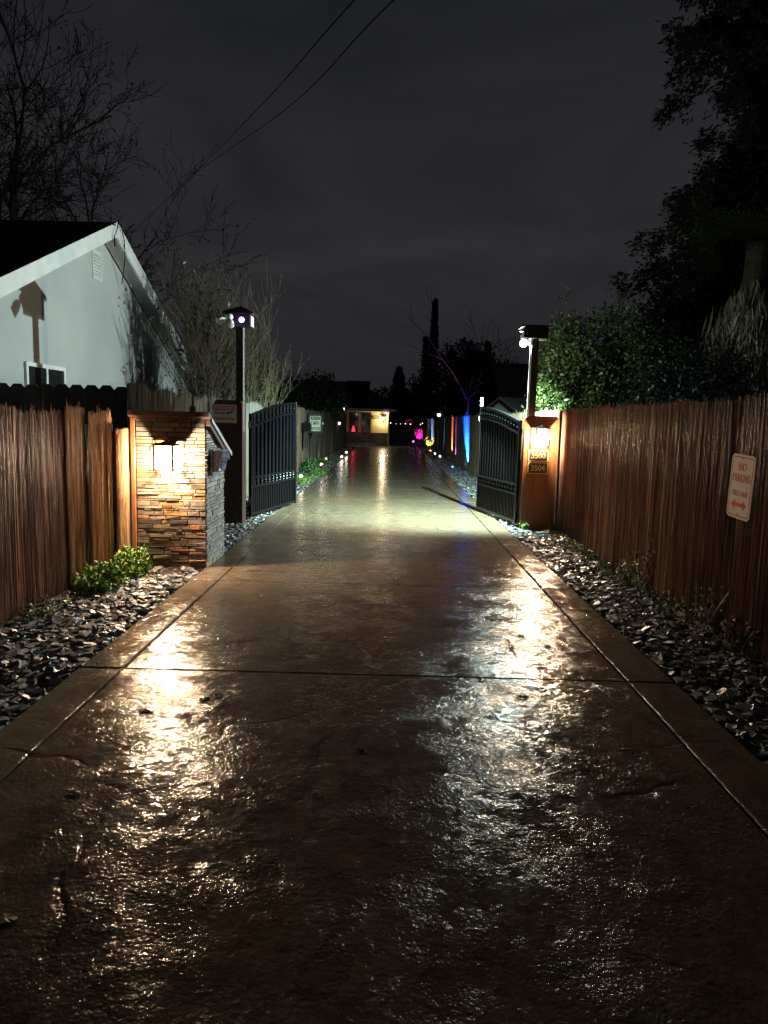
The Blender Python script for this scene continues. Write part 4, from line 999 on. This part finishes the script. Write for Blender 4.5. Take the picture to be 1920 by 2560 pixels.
leafy('evergreen_bush','dark green bush rising over the far left fence','bush',[(-3.9,34.5,2.7,1.3,1.2,.9),(-2.9,34,2.4,.75,.8,.7),(-4.8,35,2.4,.9,.9,.8),(-3.4,34.4,3.3,.7,.7,.5)],(-3.8,34.5,-.05),6500,.17,[(.035,.06,.024),(.026,.045,.020),(.05,.075,.03)],83,20,.16,.1,.1,.5,zmin=1.6)
leafy('evergreen_shrub','small green shrub at the foot of the pale stemmed tree','shrub',[(-3.3,17.6,2.1,.5,.5,.45),(-3.7,18.2,2.3,.5,.5,.5)],(-3.5,17.9,-.05),1500,.11,DG,84,18,.10,.05,zmin=1.4)
leafy('round_tree','dark rounded tree mass over the far right fence','tree',[(3.7,43,4.2,1.9,1.8,1.9),(2.6,42,3.4,1.1,1.3,1.3),(5.2,44,3.9,1.7,1.6,1.8),(4.5,43,5.4,1.3,1.2,1.1),(2.0,41.5,3.6,.9,1,.9)],(3.9,43,-.05),9000,.22,[(.036,.040,.022),(.028,.030,.020),(.05,.048,.026)],85,18,.2,.16,zmin=1.7)
bare('bare_tree','dim twiggy bare tree above the far right fence',(5.0,38,-.05),fan(9,86,.30,3.0,4.0,.04,.06),86,3,(7,5,3,0),.05,.55,'darkbark',wob=.13,rmin=.009)
def cypress(label,x,y,h,r0,seed):
    t=thing('cypress_tree',label,'tree',(x,y,-.05),'tall cypresses far behind the right fence')
    m=MB(); m.tube([(x,y,-.05),(x,y,h*.5),(x,y,h*.97)],[r0*.35,r0*.2,.02],8); mk('trunk',m,'bark',t)
    r=np.random.default_rng(seed); n=3600; s=r.random(n)**.8; a=r.uniform(0,6.283,n); rad=r0*np.sin(np.pi*np.clip(s*.86+.13,0,1))**.8*r.uniform(.75,1.08,n)
    P=np.c_[x+rad*np.cos(a),y+rad*np.sin(a),.6+(h-.6)*s]; D=np.c_[np.cos(a)*.35,np.sin(a)*.35,np.ones(n)]
    V,F=quads(P,r.uniform(.25,.6,n),seed+1,0,.3,D); put('crown',V,F,'needle',t,None,leafcol(n,DK,seed+2))
cypress('tallest slim dark cypress far behind the right fence',4.06,70,13.0,.28,91)
cypress('shorter slim cypress left of the tallest one',3.3,69.5,9.4,.26,92)
cypress('slim cypress right of the twiggy bare tree',9.0,68,9.0,.36,93)
cypress('slim cypress beside the cream house roof',.9,78,7.2,.7,94)
leafy('round_tree','dark tree beyond the yard behind the cream house','tree',[(1.5,80,3.0,2.2,2,2.2),(3.5,78,3.4,2.4,2,2.6),(-.3,82,3.0,1.6,1.6,2.0)],(1.8,80,-.05),4500,.4,DK,95,16,.35,.2,zmin=.6)
# far hedge line to close the horizon (one mass)
P=blob_points([(x,100+rnd.uniform(-4,4),rnd.uniform(1.5,3.2),4.5,3,rnd.uniform(2,4.2)) for x in np.arange(-90,91,5.5)],24000,96,18,.8)
P=P[P[:,2]>-.05]; V,F=quads(P,np.random.default_rng(97).uniform(.6,1.2,len(P)),97)
tag(put('distant_trees',V,F,'needle',None,(0,100,0),leafcol(len(P),DK,98)),'dark line of distant trees along the horizon','trees',None,'stuff')

# low planting
def weed(label,x,y,rx,ry,h,n,size,pal,seed,group=None,name='weed_clump',zc=0.0,asp=.6):
    t=thing(name,label,'plant',(x,y,-.04),group); r=np.random.default_rng(seed)
    k=max(6,n//26); bx=x+r.uniform(-1,1,k)*rx*.8; by=y+r.uniform(-1,1,k)*ry*.8
    hh=h*np.clip(1-((bx-x)/rx)**2*.55-((by-y)/ry)**2*.55,.3,1)*r.uniform(.65,1.1,k)
    m=MB(); P=[];rr_=random.Random(seed)
    for i in range(k):
        lx,ly=rr_.gauss(0,.25),rr_.gauss(0,.25); top=Vector((bx[i]+lx*hh[i],by[i]+ly*hh[i],hh[i]-.03)); bs=Vector((bx[i],by[i],-.04))
        m.tube([bs,bs.lerp(top,.5)+Vector((0,0,.02)),top],[.004,.003,.002],3,False)
        for j in range(n//k):
            s=rr_.random()**.6; P.append(tuple(bs.lerp(top,s)+Vector((rr_.gauss(0,.035),rr_.gauss(0,.035),rr_.gauss(0,.02)))))
    mk('stems',m,'grass',t,None,True)
    P=np.array(P); P=P[P[:,2]>-.03]; V,F=quads(P,size*r.uniform(.5,1.4,len(P)),seed+1,.35,asp); put('leaves',V,F,'grass',t,None,leafcol(len(P),pal,seed+2)); return t
GR=[(.105,.21,.035),(.08,.17,.03),(.14,.245,.045),(.06,.125,.025),(.20,.23,.05)]
weed('bright green leafy weed clump against the left reed fence, next to the pillar',-2.62,7.15,.14,.26,.26,4200,.040,GR,101)
weed('lower bright green weed clump on the left, nearer the camera',-2.66,6.50,.16,.32,.23,4400,.040,GR,102)
weed('sprig of dark weeds at the left fence foot in the shade',-2.75,5.55,.12,.2,.2,300,.03,[(.06,.09,.03),(.05,.07,.03)],103)
PW=[(.22,.22,.17),(.16,.17,.12),(.10,.13,.06),(.28,.27,.22),(.07,.09,.04)]
weed('tall thin pale leaved weed climbing the right fence',2.56,7.05,.06,.10,.62,150,.04,PW,104,None,'weed')
weed('small pale weed at the right fence foot, farther one',2.50,7.40,.12,.18,.28,190,.04,PW,105,None,'weed')
weed('pale leaved weed at the right fence foot below the fire lane sign',2.52,6.15,.12,.2,.30,200,.04,PW,106,None,'weed')
weed('taller pale leaved weed nearest the fire lane sign',2.55,5.65,.10,.16,.45,260,.04,PW,107,None,'weed')
weed('dark ragged weed at the right edge under the fire lane sign',2.58,5.15,.1,.25,.28,260,.04,[(.06,.07,.03),(.09,.09,.05)],108,None,'weed')
weed('tiny yellow green sprout in the slate at the right gate hinge',2.12,10.95,.05,.06,.16,40,.05,GR,109,None,'weed')
weed('tiny sprout at the foot of the cedar gate post',2.52,10.98,.06,.05,.10,40,.045,GR,110,None,'weed')
weed('dark green bushy plant in the left bed below the speed sign',-2.45,22.4,.22,.9,.42,2400,.06,[(.05,.14,.035),(.04,.11,.03),(.07,.17,.045)],111,None,'garden_plant')
weed('light green low plant around the first garden globe',-2.35,18.6,.38,1.1,.13,2600,.045,GR,112,None,'garden_plant')
weed('low green plant near the driveway edge beyond the left gate',-2.12,21.5,.22,1.4,.12,1500,.05,GR,113,None,'garden_plant')
weed('yellow green sprig beside the middle garden globes',-2.5,27.0,.2,.7,.22,600,.06,GR,114,None,'garden_plant')
weed('yellow lit plant with pink and blue light at the far right fence',2.45,43.6,.2,.6,.75,1100,.09,[(.30,.30,.12),(.35,.28,.10),(.2,.22,.09)],115,None,'garden_plant')
weed('small round shrub glowing purple at the end of the yard',1.95,59.3,.20,.2,.70,1100,.09,[(.3,.3,.3),(.2,.22,.2)],116,None,'lit_shrub')
weed('taller shrub glowing pink at the end of the yard',2.55,59.6,.22,.2,1.30,1800,.10,[(.3,.3,.3),(.2,.22,.2)],117,None,'lit_shrub')
def cover(name,label,regs,seed,size,pal):
    r=np.random.default_rng(seed); P=[]
    for x,y,sx,sy,n in regs: P.append(np.c_[r.normal(x,sx,n),r.normal(y,sy,n),r.uniform(-.03,.03,n)])
    P=np.concatenate(P); V,F=quads(P,size*r.uniform(.6,1.4,len(P)),seed,.8,.5)
    tag(put(name,V,F,'grass',None,None,leafcol(len(P),pal,seed)),label,'ground cover',None,'stuff')
cover('ground_cover','thin green moss and seedlings along the right fence foot',[(2.52,9.3,.07,.6,900),(2.55,8.2,.06,.5,700),(2.58,7.3,.05,.5,400),(2.5,10.4,.06,.3,250)],120,.03,[(.10,.13,.045),(.08,.10,.04),(.13,.14,.06)])

# fallen leaves
def leaf(label,x,y,z,s,col,seed,group):
    rr_=random.Random(seed); n=14; vs=[];a0=rr_.uniform(0,6.28)
    for k in range(n):
        a=2*math.pi*k/n; r_=s*(.34+.16*abs(math.cos(a*1.5))+rr_.uniform(-.07,.07)); vs.append((x+r_*math.cos(a+a0)*1.15,y+r_*math.sin(a+a0)*.75,z+rr_.uniform(0,.010)))
    vs.append((x,y,z+.008)); lo=[(a,b,c-.0015) for a,b,c in vs]; fs=[(k,(k+1)%n,n) for k in range(n)]+[(n+1+(k+1)%n,n+1+k,2*n+1) for k in range(n)]+[(k,n+1+k,n+1+(k+1)%n,(k+1)%n) for k in range(n)]
    vs+=lo
    o=put('fallen_leaf',vs,fs,'deadleaf',None,(x,y,z),[col]*len(fs)); tag(o,label,'leaf',group)
DKL='dark wet leaf lying on the shiny driveway'; 
for i,(x,y,s) in enumerate(((-1.29,3.72,.085),(-1.02,3.90,.07),(-.95,3.95,.05),(.83,4.05,.06),(.62,4.32,.045),(.98,4.2,.05),(1.05,5.3,.06),(.9,5.7,.06),(.7,5.5,.045),(1.2,5.05,.05),(-.1,3.3,.04),(1.65,5.6,.05))):
    leaf(DKL,x,y,.003,s,(.020,.012,.008),200+i,'dark leaves on the driveway')
for i,(x,y,s,c) in enumerate(((-1.30,2.85,.06,(.34,.27,.22)),(-1.18,2.07,.07,(.30,.25,.18)),(.35,2.35,.03,(.3,.26,.2)))):
    leaf(('pale crumpled petal on the dark driveway, left of centre','pale crumpled leaf low on the dark driveway at left','tiny pale petal on the dark driveway, right of centre')[i],x,y,.003,s,c,240+i,None)
BRL='small brown or yellow fallen leaf lying on the slate chips'
for i in range(22):
    if i<11: x,y=rnd.uniform(-2.75,-2.02),rnd.uniform(3.6,7.3)
    else: x,y=rnd.uniform(1.95,2.45),rnd.uniform(4.2,10.5)
    leaf(BRL,x,y,.045+rnd.uniform(0,.015),rnd.uniform(.05,.09),rnd.choice([(.25,.14,.05),(.20,.09,.03),(.33,.27,.10),(.16,.08,.04)]),260+i,'fallen leaves on the slate')

# ------------------------------------------------------------------ sheds and houses behind
t=thing('garden_shed','small grey shed with a corrugated roof behind the right gate','shed',(3.9,22.5,0))
c_,s_=math.cos(R(38)),math.sin(R(38))
T=lambda p:(3.45+p[0]*c_-p[1]*s_,22.2+p[0]*s_+p[1]*c_,p[2])
# local x along the ridge, local y across; gable at x=0
m=MB(); m.prism([(-.75,-.06),(.75,-.06),(.75,1.95),(0,2.38),(-.75,1.95)],lambda a,b:T((0.02,a,b)),lambda a,b:T((2.4,a,b))); mk('wall',m,'white',t)
for s in (-1,1):
    m=MB(); m.prism([(0,2.40),(0,2.44),(s*.95,2.44-.545),(s*.95,2.40-.545)],lambda a,b:T((-.14,a,b)),lambda a,b:T((2.55,a,b)))
    for k in range(12): 
        x=-.1+k*.22; m.prism([(0,2.442),(0,2.462),(s*.95,2.462-.545),(s*.95,2.442-.545)],lambda a,b,x=x:T((x,a,b)),lambda a,b,x=x:T((x+.05,a,b)))
    mk('roof',m,'tinroof',t)
    m=MB(); m.prism([(0,2.28),(0,2.398),(s*.95,2.398-.545),(s*.95,2.28-.545)],lambda a,b:T((-.16,a,b)),lambda a,b:T((-.141,a,b))); mk('bargeboard',m,'brownpole',t)
def house(label,x0,x1,y0,y1,ze,zr,wall,roof):
    t=thing('brown_house',label,'house',((x0+x1)/2,(y0+y1)/2,0)); ym=(y0+y1)/2
    m=MB(); m.prism([(y0,-.06),(y1,-.06),(y1,ze),(ym,zr-.08),(y0,ze)],lambda a,b:(x0,a,b),lambda a,b:(x1,a,b)); mk('wall',m,wall,t)
    k=(zr-ze)/(ym-y0)
    for s in (-1,1):
        e=(y1-ym+.5)*s
        m=MB(); m.prism([(ym,zr),(ym,zr+.08),(ym+e,zr+.08-abs(e)*k),(ym+e,zr-abs(e)*k)],lambda a,b:(x0-.4,a,b),lambda a,b:(x1+.4,a,b)); mk('roof',m,roof,t)
    m=MB(); xx=x0+(x1-x0)*.3
    for q in ((xx,xx+.06,1.1,2.2),(xx+1.1,xx+1.16,1.1,2.2),(xx+.06,xx+1.1,2.14,2.2),(xx+.06,xx+1.1,1.1,1.16)): m.box(q[0],q[1],y0-.03,y0-.001,q[2],q[3])
    w_=mk('window',m,'darktrim',t); m=MB(); m.box(xx+.06,xx+1.1,y0-.012,y0-.001,1.16,2.14); mk('pane',m,'darkglass',w_)
house('low house with a brown shingle roof behind the left bare trees',-9.5,-4.6,21.5,27,2.35,3.3,'stucco','brownroof')
house('dark reddish brown house behind the shed and the leafy tree',5.4,12,33,40,2.9,4.6,'brown','brownroof')
house('dark house with a low roof far behind the forked bare tree',3.6,10.5,48,55,2.6,3.7,'brown','shingle')

# ------------------------------------------------------------------ render settings
sc.render.engine='CYCLES'
sc.view_settings.view_transform='Standard'; sc.view_settings.look='None'; sc.view_settings.gamma=1; sc.view_settings.exposure=.2
sc.view_settings.use_curve_mapping=False
sc.cycles.use_denoising=True; sc.cycles.denoising_prefilter='NONE'; sc.cycles.denoising_input_passes='RGB_ALBEDO_NORMAL'
sc.cycles.max_bounces=5; sc.cycles.diffuse_bounces=2; sc.cycles.glossy_bounces=2; sc.cycles.transparent_max_bounces=12
sc.cycles.sample_clamp_indirect=1.5; sc.cycles.sample_clamp_direct=0
sc.cycles.use_light_tree=True; sc.cycles.light_sampling_threshold=0.0
sc.cycles.caustics_reflective=False; sc.cycles.caustics_refractive=False
